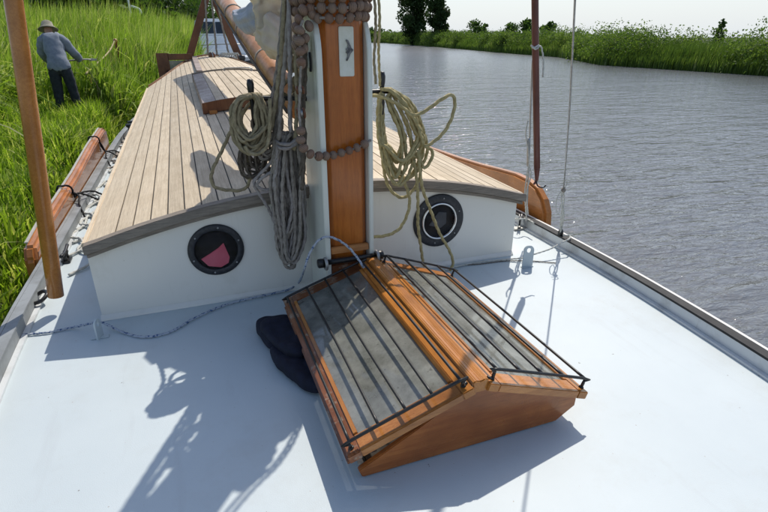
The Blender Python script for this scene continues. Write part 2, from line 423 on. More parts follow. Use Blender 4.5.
def smooth01(t): t = np.clip(t, 0, 1); return t * t * (3 - 2 * t)
def shore_x(y):
    return -1.30 + 2.1 * smooth01((y - 12.) / 12.) + 1.2 * smooth01((y - 28) / 30) + .12 * np.sin(y * .9) * (y > 12)
def bank_z(x, y):
    d = shore_x(y) - x
    z = -1.3 + 1.25 * smooth01((d + .25) / .7) + .35 * smooth01((d - .5) / 3.5) + .55 * smooth01((d - 4) / 9.)
    return z + .03 * np.sin(x * 2.1 + y * 1.3) + .02 * np.sin(x * 5 - y * 3.1)
ys = np.concatenate([np.arange(-12, 40, .5), np.arange(40, 140, 4), np.array([160, 200, 300, 500, 900, 2000.])])
ds = np.concatenate([np.arange(-.6, 2, .12), np.arange(2, 14, .7), np.array([18, 25, 40, 80, 200, 700, 1500.])])
GYg, GD = np.meshgrid(ys, ds, indexing='ij'); GXg = shore_x(GYg) - GD
V = np.stack([GXg, GYg, bank_z(GXg, GYg)], -1).reshape(-1, 3)
nd = len(ds); I = np.arange(len(ys) - 1)[:, None] * nd + np.arange(nd - 1)[None]
Fq = np.stack([I, I + nd, I + nd + 1, I + 1], -1).reshape(-1, 4)
me = npmesh('river_bank', V, Fq, smooth=True); tag(link('river_bank', me, 'soil'), 'grassy river bank beside the moored barge', None, kind='structure')

def blades(n, xs, ysv, zs, h, w, lean, tint, name, mat, label, seg=3, droop=.5, wind=None):
    """curved tapering leaf blades, one mesh"""
    ang = rng.uniform(0, 2 * np.pi, n); dirx, diry = np.cos(ang), np.sin(ang)
    la = rng.uniform(0, 2 * np.pi, n); ln = np.abs(rng.normal(0, lean, n)) * h
    lx, ly = np.cos(la) * ln, np.sin(la) * ln
    if wind: lx = lx + wind[0] * h; ly = ly + wind[1] * h
    V = np.zeros((n, 2 * seg + 1, 3))
    for i in range(seg + 1):
        t = i / seg
        cx = xs + lx * t ** 2; cy = ysv + ly * t ** 2
        cz = zs + h * (t - droop * .35 * t ** 3 * (ln / h) * 2)
        ww = w * (1 - t ** 1.7) * .5 * (0.6 + .8 * min(1, t * 3) if i else .6)
        if i < seg:
            V[:, 2 * i] = np.stack([cx - dirx * ww, cy - diry * ww, cz], -1)
            V[:, 2 * i + 1] = np.stack([cx + dirx * ww, cy + diry * ww, cz], -1)
        else: V[:, 2 * i] = np.stack([cx, cy, cz], -1)
    b = (np.arange(n) * (2 * seg + 1))[:, None]
    fl = []
    for i in range(seg):
        if i < seg - 1:
            fl.append(b + np.array([2 * i, 2 * i + 1, 2 * i + 3])); fl.append(b + np.array([2 * i, 2 * i + 3, 2 * i + 2]))
        else: fl.append(b + np.array([2 * i, 2 * i + 1, 2 * i + 2]))
    Fq = np.concatenate(fl, 0)
    me = npmesh(name, V.reshape(-1, 3), Fq, np.repeat(tint, 2 * seg + 1), mat)
    return tag(link(name, me, mat), label, None, kind='stuff')
def clump(x, y, s=1.): return .5 + .5 * np.sin(x * 1.9 * s + 1.3 * np.sin(y * 1.1 * s)) * np.cos(y * 1.6 * s + 1.1 * np.sin(x * 1.4 * s))
# short bright grass near the barge
n = 95000
yy = 2 + 26 * rng.random(n) ** 1.5; dd = .0 + 5.5 * rng.random(n) ** 1.3
xx = shore_x(yy) - .05 - dd; cl = clump(xx, yy, 1.3)
hh = (.07 + .26 * cl ** 1.3 + .14 * rng.random(n) ** 2) * (1 + .9 * smooth01((dd - .9) / 2.0)) * (1 + .55 * smooth01((yy - 7.) / 5.))
blades(n, xx, yy, bank_z(xx, yy) - .02, hh, .015 + .013 * rng.random(n), .55, np.clip(rng.normal(.40, .26, n) + .4 * (rng.random(n) > .86), 0, 1),
       'short_grass', 'grass', 'short bright green grass on the bank beside the barge')
# tall grass and reeds on the bank
n = 78000
yy = 7.5 + 50 * rng.random(n) ** 1.6; dd = .15 + 16 * rng.random(n) ** 1.5
xx = shore_x(yy) - dd; cl = clump(xx, yy, .55)
keep = ((dd > 1.9) | (yy > 12.5)) & (rng.random(n) < .35 + .75 * cl)
keep &= ~((np.hypot(xx + 2.2, yy - 12.2) < 1.2))
xx, yy, dd, cl = xx[keep], yy[keep], dd[keep], cl[keep]; n = len(xx)
hh = (.60 + .70 * cl + .45 * rng.random(n)) * (1 + .95 * smooth01((yy - 12) / 16.)) * (.55 + .45 * smooth01((yy - 8.) / 5.))
blades(n, xx, yy, bank_z(xx, yy) - .03, hh, .022 + .020 * rng.random(n), .24, np.clip(.30 + .35 * cl + rng.normal(0, .16, n) + .4 * (rng.random(n) > .93), 0, 1),
       'tall_grass', 'reed', 'tall green reeds and long grass rising along the left bank', wind=(.12, -.02))

# broad drooping reed leaves that leave their stems at all heights
n = 26000
yy = 6.5 + 30 * rng.random(n) ** 1.5; dd = .1 + 9 * rng.random(n) ** 1.3
xx = shore_x(yy) - dd; cl = clump(xx, yy, .55)
keep = ((dd > 1.7) | (yy > 12.0)) & (rng.random(n) < .3 + .8 * cl) & ~((np.hypot(xx + 2.2, yy - 12.2) < 1.1))
xx, yy, dd, cl = xx[keep], yy[keep], dd[keep], cl[keep]; n = len(xx)
top = (.5 + .8 * cl) * (1 + .8 * smooth01((yy - 12) / 16.)); z0_ = bank_z(xx, yy) + top * (.15 + .75 * rng.random(n))
blades(n, xx, yy, z0_, (.26 + .28 * rng.random(n)), .034 + .030 * rng.random(n), 1.1, np.clip(.55 + rng.normal(0, .22, n), 0, 1),
       'reed_leaves', 'reed', 'broad drooping reed leaves on the left bank', seg=4, droop=1.3, wind=(.5, -.1))

# dead straw-coloured stalks left from last year
n = 2600
yy = 8 + 34 * rng.random(n) ** 1.4; dd = .4 + 12 * rng.random(n) ** 1.3
xx = shore_x(yy) - dd; keep = ((dd > 1.9) | (yy > 12.5)) & ~(np.hypot(xx + 2.2, yy - 12.2) < 1.2); xx, yy = xx[keep], yy[keep]; n = len(xx)
blades(n, xx, yy, bank_z(xx, yy), (.9 + .7 * rng.random(n)) * (1 + .6 * smooth01((yy - 12) / 16.)), .014 + .012 * rng.random(n), .22, np.clip(rng.normal(.6, .25, n), 0, 1),
       'dead_stalks', 'straw', 'dry straw-coloured stalks standing among the left bank reeds')

# far bank
far = [(30, -40), (33.5, 0), (34.5, 14), (34.6, 26), (34.6, 38), (43.5, 55), (46, 68), (60, 122), (81, 211), (84, 260), (60, 400), (15, 520), (-60, 560), (-600, 640)]
fp = np.array(far, float)
seg = np.diff(fp, axis=0); sl_ = np.hypot(seg[:, 0], seg[:, 1]); cum = np.concatenate([[0], np.cumsum(sl_)])
def far_pt(s):
    x = np.interp(s, cum, fp[:, 0]); y = np.interp(s, cum, fp[:, 1])
    i = np.clip(np.searchsorted(cum, s) - 1, 0, len(seg) - 1); t = seg[i] / sl_[i][:, None]
    return x, y, t[:, 1], -t[:, 0]          # normal pointing inland (to the right)
ss = np.linspace(0, cum[-1], 260); x0, y0, nx, ny = far_pt(ss)
dv = np.array([-1.5, 0, .6, 3, 12, 60, 400, 1400.]); zv = np.array([-1.6, -.75, -.45, -.3, -.2, -.1, 0, .3])
V = np.stack([x0[:, None] + nx[:, None] * dv, y0[:, None] + ny[:, None] * dv, np.broadcast_to(zv, (260, 8))], -1).reshape(-1, 3)
I = np.arange(259)[:, None] * 8 + np.arange(7)[None]; Fq = np.stack([I, I + 8, I + 9, I + 1], -1).reshape(-1, 4)
tag(link('far_bank', npmesh('far_bank', V, Fq, smooth=True), 'soil'), 'low far bank of the river', None, kind='structure')
n = 120000
ss = cum[2] - 10 + (cum[9] - cum[2] + 10) * rng.random(n) ** 1.35; x0, y0, nx, ny = far_pt(ss)
dd = -.2 + 5 * rng.random(n) ** 1.4
cl = .5 + .5 * np.sin(ss * .33 + 1.2 * np.sin(ss * .11)) * np.sin(ss * .9 + dd)
xx = x0 + nx * dd; yy = y0 + ny * dd; dist = np.hypot(xx, yy)
cl = cl * (.5 + .5 * np.sin(ss * .16 + 2 * np.sin(ss * .05)))
hh = (1.3 + 1.05 * cl + .9 * rng.random(n)) * (.5 + .5 * smooth01((dd + .2) / 1.2))
blades(n, xx, yy, np.full(n, -.75), hh, (.03 + .03 * rng.random(n)) * np.clip(dist / 45, .8, 3), .16,
       np.clip(.15 + .5 * cl + rng.normal(0, .2, n) + .35 * (rng.random(n) > .92), 0, 1), 'far_reeds', 'reedfar',
       'reed bed along the far side of the river', wind=(.1, -.05))

def leafcloud(cent, rad, n, size, hollow=.5, clumps=14, squash=(1, 1, 1), seed=0):
    """leaf quads grouped in clumps through an uneven ellipsoid; returns V (n*4,3), tint"""
    g = np.random.default_rng(seed)
    d = g.normal(size=(clumps, 3)); d /= np.linalg.norm(d, axis=1)[:, None]
    cc = d * (g.random((clumps, 1)) ** .4) * .8 * np.array(rad)
    cr = (.26 + .30 * g.random(clumps)) * np.mean(rad[:2])
    k = g.integers(0, clumps, n); e = g.normal(size=(n, 3)); e /= np.linalg.norm(e, axis=1)[:, None]
    rr = g.random(n) ** .35
    P = np.array(cent) + cc[k] + e * (cr[k] * rr)[:, None] * np.array(squash)
    a = g.normal(size=(n, 3)); a /= np.linalg.norm(a, axis=1)[:, None]
    b = np.cross(a, g.normal(size=(n, 3))); b /= np.linalg.norm(b, axis=1)[:, None]
    s = size * (.6 + .8 * g.random(n))[:, None]
    V = np.stack([P - a * s, P + b * s * .55, P + a * s, P - b * s * .55], 1).reshape(-1, 3)
    tn = np.clip(g.random(clumps)[k] * .6 + .4 * g.random(n), 0, 1)
    return V, np.repeat(tn, 4)
# bushes merged into a belt of vegetation behind the far reeds
Vs, Ts = [], []
g = np.random.default_rng(5)
for i in range(340):
    s = cum[2] - 5 + (cum[9] - cum[2] + 120) * g.random() ** 1.2
    x0, y0, nx, ny = far_pt(np.array([s])); d = .6 + 5.5 * g.random()
    h = .86 + .24 * g.random() + .006 * s ** .9
    w = 1.6 + 1.8 * g.random()
    V, T = leafcloud((x0[0] + nx[0] * d, y0[0] + ny[0] * d, -.5 + h), (w, w, h), int(1100), .045 + .0006 * s, clumps=12, seed=100 + i)
    Vs.append(V); Ts.append(T)
V = np.concatenate(Vs); T = np.concatenate(Ts); Fq = np.arange(len(V)).reshape(-1, 4)
tag(link('far_bushes', npmesh('far_bushes', V, Fq, T), 'leafbelt'), 'belt of bushes behind the far reeds', None, kind='stuff')
# the same for distance beyond the bend
Vs, Ts = [], []
for i in range(90):
    s = cum[9] + (cum[12] - cum[9] + 300) * i / 90.
    x0, y0, nx, ny = far_pt(np.array([s])); d = 5 + 14 * g.random(); h = 2 + 2.6 * g.random(); w = 5 + 4 * g.random()
    V, T = leafcloud((x0[0] + nx[0] * d, y0[0] + ny[0] * d, -.5 + h), (w, w, h), 160, .9, clumps=7, seed=400 + i)
    Vs.append(V); Ts.append(T)
V = np.concatenate(Vs); T = np.concatenate(Ts); Fq = np.arange(len(V)).reshape(-1, 4)
tag(link('distant_wood', npmesh('distant_wood', V, Fq, T), 'leafdark'), 'distant line of trees at the river bend', None, kind='stuff')

def tree(loc, height, rad, n, size, label, mat, seed, group=None, low=.12, name='tree', clumps=26):
    t = thing(name, loc, label, 'tree', group); g = np.random.default_rng(seed)
    V, Fc = [], []; limbs = [[(0, 0, -.5), (.02 * height * g.normal(), 0, height * .4), (0, .02 * height, height * .85)]]
    for k in range(9):
        z = height * (.18 + .6 * g.random()); a = g.random() * 6.28; r_ = rad * (.5 + .4 * g.random())
        limbs.append([(0, 0, z), (math.cos(a) * r_ * .5, math.sin(a) * r_ * .5, z + .09 * height), (math.cos(a) * r_, math.sin(a) * r_, z + .2 * height)])
    for j, p in enumerate(limbs):
        v, f = sweep([p], height * (.022 if j == 0 else .008), 7, height * .08, taper=(1.2, .2))
        o = len(V); V += v; Fc += [tuple(q + o for q in ff) for ff in f]
    build('trunk', [Vector(v) + Vector(loc) for v in V], Fc, 'bark', t, smooth=True)
    vs_, ts_ = [], []
    for lv in range(5):
        f = (lv + .5) / 5; rr = rad * (.55 + .75 * math.sin(math.pi * min(1, f * .85 + .12))) * (.85 + .25 * g.random())
        v, tn = leafcloud((g.normal() * rad * .15, g.normal() * rad * .15, height * (low + (1 - low) * f)), (rr, rr, height * .16), n // 5, size, clumps=clumps // 4 + 3, seed=seed * 10 + lv)
        vs_.append(v); ts_.append(tn)
    v = np.concatenate(vs_); tn = np.concatenate(ts_)
    link('crown', npmesh('crown', v, np.arange(len(v)).reshape(-1, 4), tn), mat, t)
    return t
p = at_z(413, 44.5, -.6)
k = 150 / p.y; tree(tuple(Vector((p.x, p.y, -.6))), 22, 3.9, 12000, .42, 'taller and left of the two big dark trees at the far water edge', 'leafdark', 31, 'big trees on the far bank', low=.05)
p = at_z(437, 45.5, -.6)
tree(tuple(Vector((p.x, p.y, -.6))), 14.5, 2.7, 9000, .36, 'right of the two big dark trees, beside the taller one', 'leafdark', 37, 'big trees on the far bank', low=.12)
for px, D, h, r_, sd_, lb in ((473, 150, 5.4, 2.6, 3, 'small round pale tree poking above the far reeds'), (484, 165, 5.2, 1.2, 4, 'thin spiky tree right of the small round tree'),
                              (508, 150, 4.6, 3.2, 5, 'low broad tree left of the red-brown pole'), (525, 130, 5.3, 1.8, 6, 'tree just left of the red-brown pole on the far bank'),
                              (547, 130, 4.6, 1.6, 8, 'tree just right of the red-brown pole on the far bank'), (718, 60, 3.3, .5, 9, 'thin sapling at the far right of the far bank')):
    r = ray(px, HOR); q = Vector((0, 0, 0)) + Vector((r.x, r.y, 0)).normalized() * D
    tree((q.x, q.y, -.4), h, r_, 1500, .30 if D > 100 else .1, lb, 'leafmid', sd_, 'small trees on the far bank')
# trees behind the left reeds
for px, D, h, r_, sd_, lb, mt in ((62, 62, 6.6, 4.2, 11, 'dark tree behind the reeds above the hat of the person', 'leafdark'), (95, 48, 6.2, 3.4, 12, 'dark tree left of the white post behind the reeds', 'leafdark'),
                              (118, 44, 5.6, 3.0, 13, 'rounded dark green tree just left of the white post', 'leafmid'), (150, 52, 6.0, 3.2, 14, 'dark tree just right of the white post', 'leafdark'),
                              (172, 90, 6.2, 4.6, 15, 'paler tree above the end of the left reeds', 'leafmid'), (196, 120, 8.2, 5.0, 16, 'pale distant tree behind the white cruiser', 'leafmid'),
                              (20, 50, 7.2, 4.0, 17, 'dark tree at the far left behind the reeds', 'leafdark')):
    r = ray(px, HOR); q = Vector((r.x, r.y, 0)).normalized() * D
    tree((q.x, q.y, .3), h, r_, 5200, .26, lb, mt, sd_, 'trees behind the left bank', low=.1)

# ================================================================== BARGE HULL AND DECK
CX = .78
barge = thing('sailing_barge', (CX, 0, 0), 'flat-decked sailing barge with pale grey-blue foredeck and low white bulwark', 'boat')
side = [(-2.2, .02), (-1.7, .55), (-1.0, 1.0), (-.3, 1.28), (.5, 1.52), (1.0, 1.63), (1.5, 1.70), (2.2, 1.77), (3.0, 1.80), (3.8, 1.80), (5, 1.80), (7, 1.80), (9, 1.78), (11, 1.68), (13, 1.36), (14.5, .98), (16, .52), (16.6, .02)]
def half(y): return float(np.interp(y, [s[0] for s in side], [s[1] for s in side]))
sy = [float(v) for v in np.concatenate([np.arange(-2.2, 2.8, .12), np.arange(2.8, 12.5, .4), np.arange(12.5, 16.61, .15)])]
def sm(y):
    return (half(y - .25) + half(y) * 2 + half(y + .25)) / 4 if -1.9 < y < 16.2 else half(y)
# deck sheet
V, Fc = [], []
for y in sy: h = sm(y) - .01; V += [(CX - h, y, 0), (CX + h, y, 0)]
for i in range(len(sy) - 1): Fc.append((2 * i, 2 * i + 1, 2 * i + 3, 2 * i + 2))
build('deck', V, Fc, 'deck', barge)
# hull skin
V, Fc = [], []
lv = [(0, -.01, 1), (.015, -.12, 1), (.06, -.45, 1), (-.02, -.9, .99), (-.4, -1.5, .9)]
for y in sy:
    h = sm(y)
    for s in (-1, 1):
        for dx, z, k in lv: V.append((CX + s * max(.0, (h + .03 + dx) * k), y, z))
m = len(lv)
for i in range(len(sy) - 1):
    for s in (0, 1):
        for j in range(m - 1):
            a = i * 2 * m + s * m + j; Fc.append((a, a + 1, a + 1 + 2 * m, a + 2 * m))
    a = i * 2 * m; Fc.append((a + m - 1, a + 2 * m - 1, a + 4 * m - 1, a + 3 * m - 1))
build('hull', V, Fc, 'hullblack', barge, smooth=True)
def strip(name, o0, o1, z0, z1, mat, s, ybeg=-2.1, yend=16.4):
    V, Fc = [], []; Y = [y for y in sy if ybeg <= y <= yend]
    for y in Y:
        h = sm(y); V += [(CX + s * (h + o0), y, z0), (CX + s * (h + o1), y, z0), (CX + s * (h + o1), y, z1), (CX + s * (h + o0), y, z1)]
    for i in range(len(Y) - 1):
        for a, b in ((0, 1), (1, 2), (2, 3), (3, 0)): Fc.append((4 * i + a, 4 * i + b, 4 * i + 4 + b, 4 * i + 4 + a))
    Fc += [(0, 1, 2, 3), tuple(4 * (len(Y) - 1) + k for k in (3, 2, 1, 0))]
    return build(name, V, Fc, mat, barge)
for s in (1, -1):
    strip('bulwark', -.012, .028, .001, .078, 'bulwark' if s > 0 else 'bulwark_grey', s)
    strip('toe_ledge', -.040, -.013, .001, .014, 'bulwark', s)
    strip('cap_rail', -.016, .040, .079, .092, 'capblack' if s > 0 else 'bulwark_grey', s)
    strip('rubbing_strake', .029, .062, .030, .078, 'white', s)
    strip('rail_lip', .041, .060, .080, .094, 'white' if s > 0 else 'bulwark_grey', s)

# ================================================================== DECKHOUSE
house = thing('deckhouse', (CX, 2.98, 0), 'low white deckhouse with laid teak roof and two round portholes', 'deckhouse')
Y0, Y1, HW = 2.93, 11.0, 1.385
def roof_z(x, y):
    t = (x - CX) / HW; k = (y - Y0) / (Y1 - Y0)
    return (.468 + .155 * k) + (.215 + .10 * k) * (1 - t * t)
def roof_end(x):
    d = abs(x - CX); return float(np.interp(d, [0, .43, .76, 1.08, 1.30, 1.40], [15.0, 14.6, 13.4, 11.95, 11.3, 11.1]))
# walls
V, Fc = [], []
WXs = np.linspace(CX - HW + .0, CX + HW - .04, 29)
WXs = [CX - 1.395 + 2.755 * i / 28 for i in range(29)]
for x in WXs: V += [(x, 2.98, .0), (x, 2.98, roof_z(x, Y0) - .052), (x, 3.02, .0), (x, 3.02, roof_z(x, Y0) - .052)]
for i in range(28):
    a = 4 * i; Fc += [(a, a + 4, a + 5, a + 1), (a + 2, a + 3, a + 7, a + 6), (a + 1, a + 5, a + 7, a + 3), (a, a + 2, a + 6, a + 4)]
Fc += [(0, 1, 3, 2), (112, 114, 115, 113)]
build('front_wall', V, Fc, 'white', house, bevel=0)
for s in (-1, 1):
    xa = CX - 1.38 if s < 0 else CX + 1.32; xb = xa + .04
    v = [(xa, 3.021, 0), (xb, 3.021, 0), (xb, Y1 - .05, 0), (xa, Y1 - .05, 0), (xa, 3.021, .40), (xb, 3.021, .40), (xb, Y1 - .05, .57), (xa, Y1 - .05, .57)]
    build('side_wall', v, BOXF, 'white', house, bevel=.003)
# roof bed (dark caulk under the planks)
def ruled(name, x0, x1, y0, back, top, thick, mat, parent, nx=1, smooth=False):
    V, Fc = [], []
    for e in (0, 1):
        for i in range(nx + 1):
            x = x0 + (x1 - x0) * i / nx; y = y0 if e == 0 else roof_end(x) - back; z = roof_z(x, y) + top
            V += [(x, y, z - thick), (x, y, z)]
    m = 2 * (nx + 1)
    for i in range(nx):
        a = 2 * i; Fc += [(a + 1, a + 3, a + 3 + m, a + 1 + m), (a, a + m, a + m + 2, a + 2), (a, a + 2, a + 3, a + 1), (a + m, a + m + 1, a + m + 3, a + m + 2)]
    Fc += [(0, 1, 1 + m, m), (2 * nx, 2 * nx + m, 2 * nx + 1 + m, 2 * nx + 1)]
    return build(name, V, Fc, mat, parent)
ruled('roof_bed', CX - HW + .004, CX + HW - .004, Y0 + .004, .02, -.008, .03, 'caulk', house, 40)
xs = [CX - HW, CX - HW + .148]; wpl = .0935
while xs[-1] + wpl < CX + HW - .12: xs.append(xs[-1] + wpl)
xs.append(CX + HW)
for i in range(len(xs) - 1):
    a, b = xs[i] + .0040, xs[i + 1] - .0040
    if i == 0: a = xs[0]
    if i == len(xs) - 2: b = xs[-1]
    ruled('plank', a, b, Y0 + .062, .03, random.uniform(-.0012, .0012), .010, 'teak', house, 2)
# front trim board: top strip + facing
def trim(name, y0, y1, zt, zb, mat, nseg=40, x0=CX - HW - .012, x1=CX + HW + .012, yr=Y0):
    V, Fc = [], []
    for i in range(nseg + 1):
        x = x0 + (x1 - x0) * i / nseg; z = roof_z(min(max(x, CX - HW), CX + HW), yr)
        V += [(x, y0, z + zb), (x, y1, z + zb), (x, y1, z + zt), (x, y0, z + zt)]
    for i in range(nseg):
        for a, b in ((0, 1), (1, 2), (2, 3), (3, 0)): Fc.append((4 * i + a, 4 * i + b, 4 * i + 4 + b, 4 * i + 4 + a))
    Fc += [(0, 1, 2, 3), (4 * nseg + 3, 4 * nseg + 2, 4 * nseg + 1, 4 * nseg)]
    return build(name, V, Fc, mat, house, bevel=.004)
trim('front_trim', Y0 - .012, Y0 + .058, .006, -.046, 'teak_grey')
trim('trim_strip', Y0 + .01, 2.978, -.048, -.072, 'teak_grey', x0=CX - HW - .004, x1=CX + HW)
def ribbon(name, o0, o1, zt, zb, mat, ground=False):
    V, Fc = [], []; n_ = 44
    for i in range(n_ + 1):
        x = CX - HW + .002 + (2 * HW - .004) * i / n_; y = roof_end(x); z = roof_z(x, y)
        zb_ = .002 if ground else z + zb
        V += [(x, y + o0, zb_), (x, y + o1, zb_), (x, y + o1, z + zt), (x, y + o0, z + zt)]
    for i in range(n_):
        for a, b in ((0, 1), (1, 2), (2, 3), (3, 0)): Fc.append((4 * i + a, 4 * i + b, 4 * i + 4 + b, 4 * i + 4 + a))
    Fc += [(0, 1, 2, 3), (4 * n_ + 3, 4 * n_ + 2, 4 * n_ + 1, 4 * n_)]
    return build(name, V, Fc, mat, house)
ribbon('aft_trim', -.028, .16, .030, -.03, 'varnish_dark')
ribbon('aft_wall', .02, .10, -.045, 0, 'white', True)
for s in (-1, 1):
    xa = CX + s * (HW + .001); xb = CX + s * (HW + .028)
    v = []
    for y in (Y0 + .06, Y1 - .031):
        zt = roof_z(CX + HW, y)
        v += [(min(xa, xb), y, zt - .05), (max(xa, xb), y, zt - .05), (max(xa, xb), y, zt + .001), (min(xa, xb), y, zt + .001)]
    build('side_trim', v, [(0, 1, 2, 3), (7, 6, 5, 4), (0, 4, 5, 1), (1, 5, 6, 2), (2, 6, 7, 3), (3, 7, 4, 0)], 'teak', house, bevel=.004)
prism('base_moulding', [(2.979, .001), (2.955, .001), (2.958, .012), (2.979, .03)], CX - 1.40, CX + 1.36, 'x', 'white', house, bevel=0)

def port(cx, cz, r, chrome):
    ax = (0, -1, 0); y = 2.979
    ph = bpy.data.objects.new('porthole', None); ph.empty_display_size = .1; COL.objects.link(ph); ph.parent = house
    ph.location = Vector((cx, y, cz)) - WL[house.name]; WL[ph.name] = Vector((cx, y, cz))
    rin = r * (.70 if chrome else .76)
    lathe('porthole_ring', [(r, 0), (r, .010), (r - .005, .015), (rin + .006, .017), (rin, .013), (rin, 0), (r, 0)], (cx, y, cz), ax, 'rubber', ph, 48)
    if chrome: lathe('porthole_rim', [(rin, .0), (rin, .024), (rin - .005, .028), (rin - .013, .027), (rin - .016, .010), (rin - .016, .0), (rin, .0)], (cx, y, cz), ax, 'chrome', ph, 48)
    for k in range(6):
        t_ = R(60 * k + 20); rb = (r + rin) / 2
        lathe('ring_screw', [(.001, 0), (.006, 0), (.005, .003), (.001, .004)], (cx + rb * math.cos(t_), y - .0165, cz + rb * math.sin(t_)), ax, 'steel', ph, 8)
    r2 = rin - (.016 if chrome else 0)
    lathe('porthole_back', [(.001, -.0), (r2, -.0), (r2, .001), (.001, .001)], (cx, y - .0005, cz), ax, 'dark', ph, 40)
    lathe('porthole_glass', [(.001, .016), (r2 - .001, .016), (r2 - .001, .018), (.001, .018)], (cx, y, cz), ax, 'pglass', ph, 40)
port(.055, .340, .160, False)
port(1.515, .345, .188, True)
# red cloth seen behind the left porthole
c = Vector((.055, 2.968, .34))
prism('red_cloth', [(c.x - .092, c.z - .045), (c.x - .055, c.z - .095), (c.x + .015, c.z - .112), (c.x + .060, c.z - .090), (c.x + .070, c.z - .055), (c.x + .045, c.z + .040), (c.x + .012, c.z + .012), (c.x - .040, c.z - .018)], 2.9665, 2.9745, 'y', 'red', None, bevel=.002, origin=tuple(c))
tag(bpy.data.objects['red_cloth'], 'red cloth showing behind the left porthole', 'cloth')
c2 = Vector((1.52, 2.97, .35))
prism('grey_curtain', [(c2.x - .08, c2.z - .03), (c2.x - .01, c2.z + .06), (c2.x + .05, c2.z + .05), (c2.x + .05, c2.z - .03), (c2.x + .01, c2.z - .06)], 2.9665, 2.9735, 'y', 'curtain', None, bevel=.002, origin=tuple(c2))
tag(bpy.data.objects['grey_curtain'], 'grey curtain behind the right porthole', 'curtain')

# ------------------------------------------------------------------ sliding hatch on the roof
hA = at_y(203, 104, 6.0); hB = at_y(192, 74.5, 9.2)
x0h, x1h = .180, 1.38; yN, yF = 6.0, 9.2
rh = thing('roof_hatch', ((x0h + x1h) / 2, yN, hA.z), 'teak-planked curved sliding hatch with brown edge boards on the deckhouse roof', 'hatch')
def hz(x, y):
    t = (x - (x0h + x1h) / 2) / ((x1h - x0h) / 2); k = (y - yN) / (yF - yN)
    return hA.z + (hB.z - hA.z) * k + .06 * (1 - t * t)
def hstrip(name, a, b, ya, yb, top, th, mat, nx=2):
    V, Fc = [], []
    for y in (ya, yb):
        for i in range(nx + 1):
            x = a + (b - a) * i / nx; V += [(x, y, hz(x, y) + top - th), (x, y, hz(x, y) + top)]
    m = 2 * (nx + 1)
    for i in range(nx):
        q = 2 * i; Fc += [(q + 1, q + 3, q + 3 + m, q + 1 + m), (q, q + m, q + m + 2, q + 2), (q, q + 2, q + 3, q + 1), (q + m, q + m + 1, q + m + 3, q + m + 2)]
    Fc += [(0, 1, 1 + m, m), (2 * nx, 2 * nx + m, 2 * nx + 1 + m, 2 * nx + 1)]
    return build(name, V, Fc, mat, rh, bevel=.002)
hstrip('hatch_bed', x0h + .01, x1h - .01, yN + .02, yF - .02, -.012, .02, 'caulk', 16)
hstrip('edge_board', x0h, x0h + .14, yN + .005, yF, .0, .03, 'teak_board')
hstrip('edge_board', x1h - .14, x1h, yN + .005, yF, .0, .03, 'teak_board')
nx_ = 9; wd = (x1h - x0h - .28) / nx_
for i in range(nx_):
    hstrip('plank', x0h + .14 + i * wd + .004, x0h + .14 + (i + 1) * wd - .004, yN + .06, yF - .03, 0, .012, 'teak')
V, Fc = [], []
for (ya, yb, zt, zb, nm, mt) in ((yN - .02, yN + .003, .010, -.105, 'front_board', 'brownwood'), (yF, yF + .03, .02, -.12, 'aft_board', 'teak_grey')):
    V, Fc = [], []; ns_ = 18
    for i in range(ns_ + 1):
        x = x0h - .01 + (x1h - x0h + .02) * i / ns_; xx_ = min(max(x, x0h), x1h); yr_ = (ya + yb) / 2; z = hz(xx_, yr_)
        V += [(x, ya, z + zb), (x, yb, z + zb), (x, yb, z + zt), (x, ya, z + zt)]
    for i in range(ns_):
        for a, b in ((0, 1), (1, 2), (2, 3), (3, 0)): Fc.append((4 * i + a, 4 * i + b, 4 * i + 4 + b, 4 * i + 4 + a))
    Fc += [(0, 1, 2, 3), (4 * ns_ + 3, 4 * ns_ + 2, 4 * ns_ + 1, 4 * ns_)]
    build(nm, V, Fc, mt, rh, bevel=.003)
for xa, xb in ((x0h - .004, x0h + .03), (x1h - .03, x1h + .004)):
    v = [(xa, yN + .01, hA.z - .15), (xb, yN + .01, hA.z - .15), (xb, yF - .01, hB.z - .15), (xa, yF - .01, hB.z - .15), (xa, yN + .01, hA.z - .031), (xb, yN + .01, hA.z - .031), (xb, yF - .01, hB.z - .031), (xa, yF - .01, hB.z - .031)]
    build('side_board', v, BOXF, 'varnish_dark', rh, bevel=.003)
hx = (x0h + x1h) / 2 + .1
tube('handle_rail', [(hx - .2, yF - .1, hz(hx - .2, yF - .1)), (hx - .2, yF - .1, hz(hx, yF) + .03), (hx + .2, yF - .1, hz(hx, yF) + .03), (hx + .2, yF - .1, hz(hx + .2, yF - .1) - .02)], .012, 'steel', rh, ns=6, step=.02)
lk = at_y(212, 111, 5.95)
box('hasp', (lk.x - .03, 5.90, lk.z - .03), (lk.x + .05, 5.978, lk.z + .01), 'varnish_x', rh)

# ================================================================== SKYLIGHT HATCH ON THE FOREDECK
sk = thing('skylight_hatch', (.88, 1.95, 0), 'varnished wooden deck skylight with two sloping glazed wings and black guard bars', 'skylight')
YN, YF = 1.32, 2.57
ZE, ZR = .150, .318
g0, g1 = YN + .035, YF - .04
prism('gable', [(.425, .003), (1.285, .003), (1.375, .060), (1.378, .118), (.915, .280), (.853, .280), (.62, .150), (.410, .040)], g0, g0 + .022, 'y', 'gable', sk, bevel=.003)
prism('gable', [(.425, .003), (1.285, .003), (1.375, .060), (1.378, .118), (.915, .280), (.853, .280), (.62, .150), (.410, .040)], g1 - .022, g1, 'y', 'gable', sk, bevel=.003)
v = [(.43, g0 + .022, .003), (.452, g0 + .022, .003), (.452, g1 - .022, .003), (.43, g1 - .022, .003), (.415, g0 + .022, .052), (.437, g0 + .022, .052), (.437, g1 - .022, .052), (.415, g1 - .022, .052)]
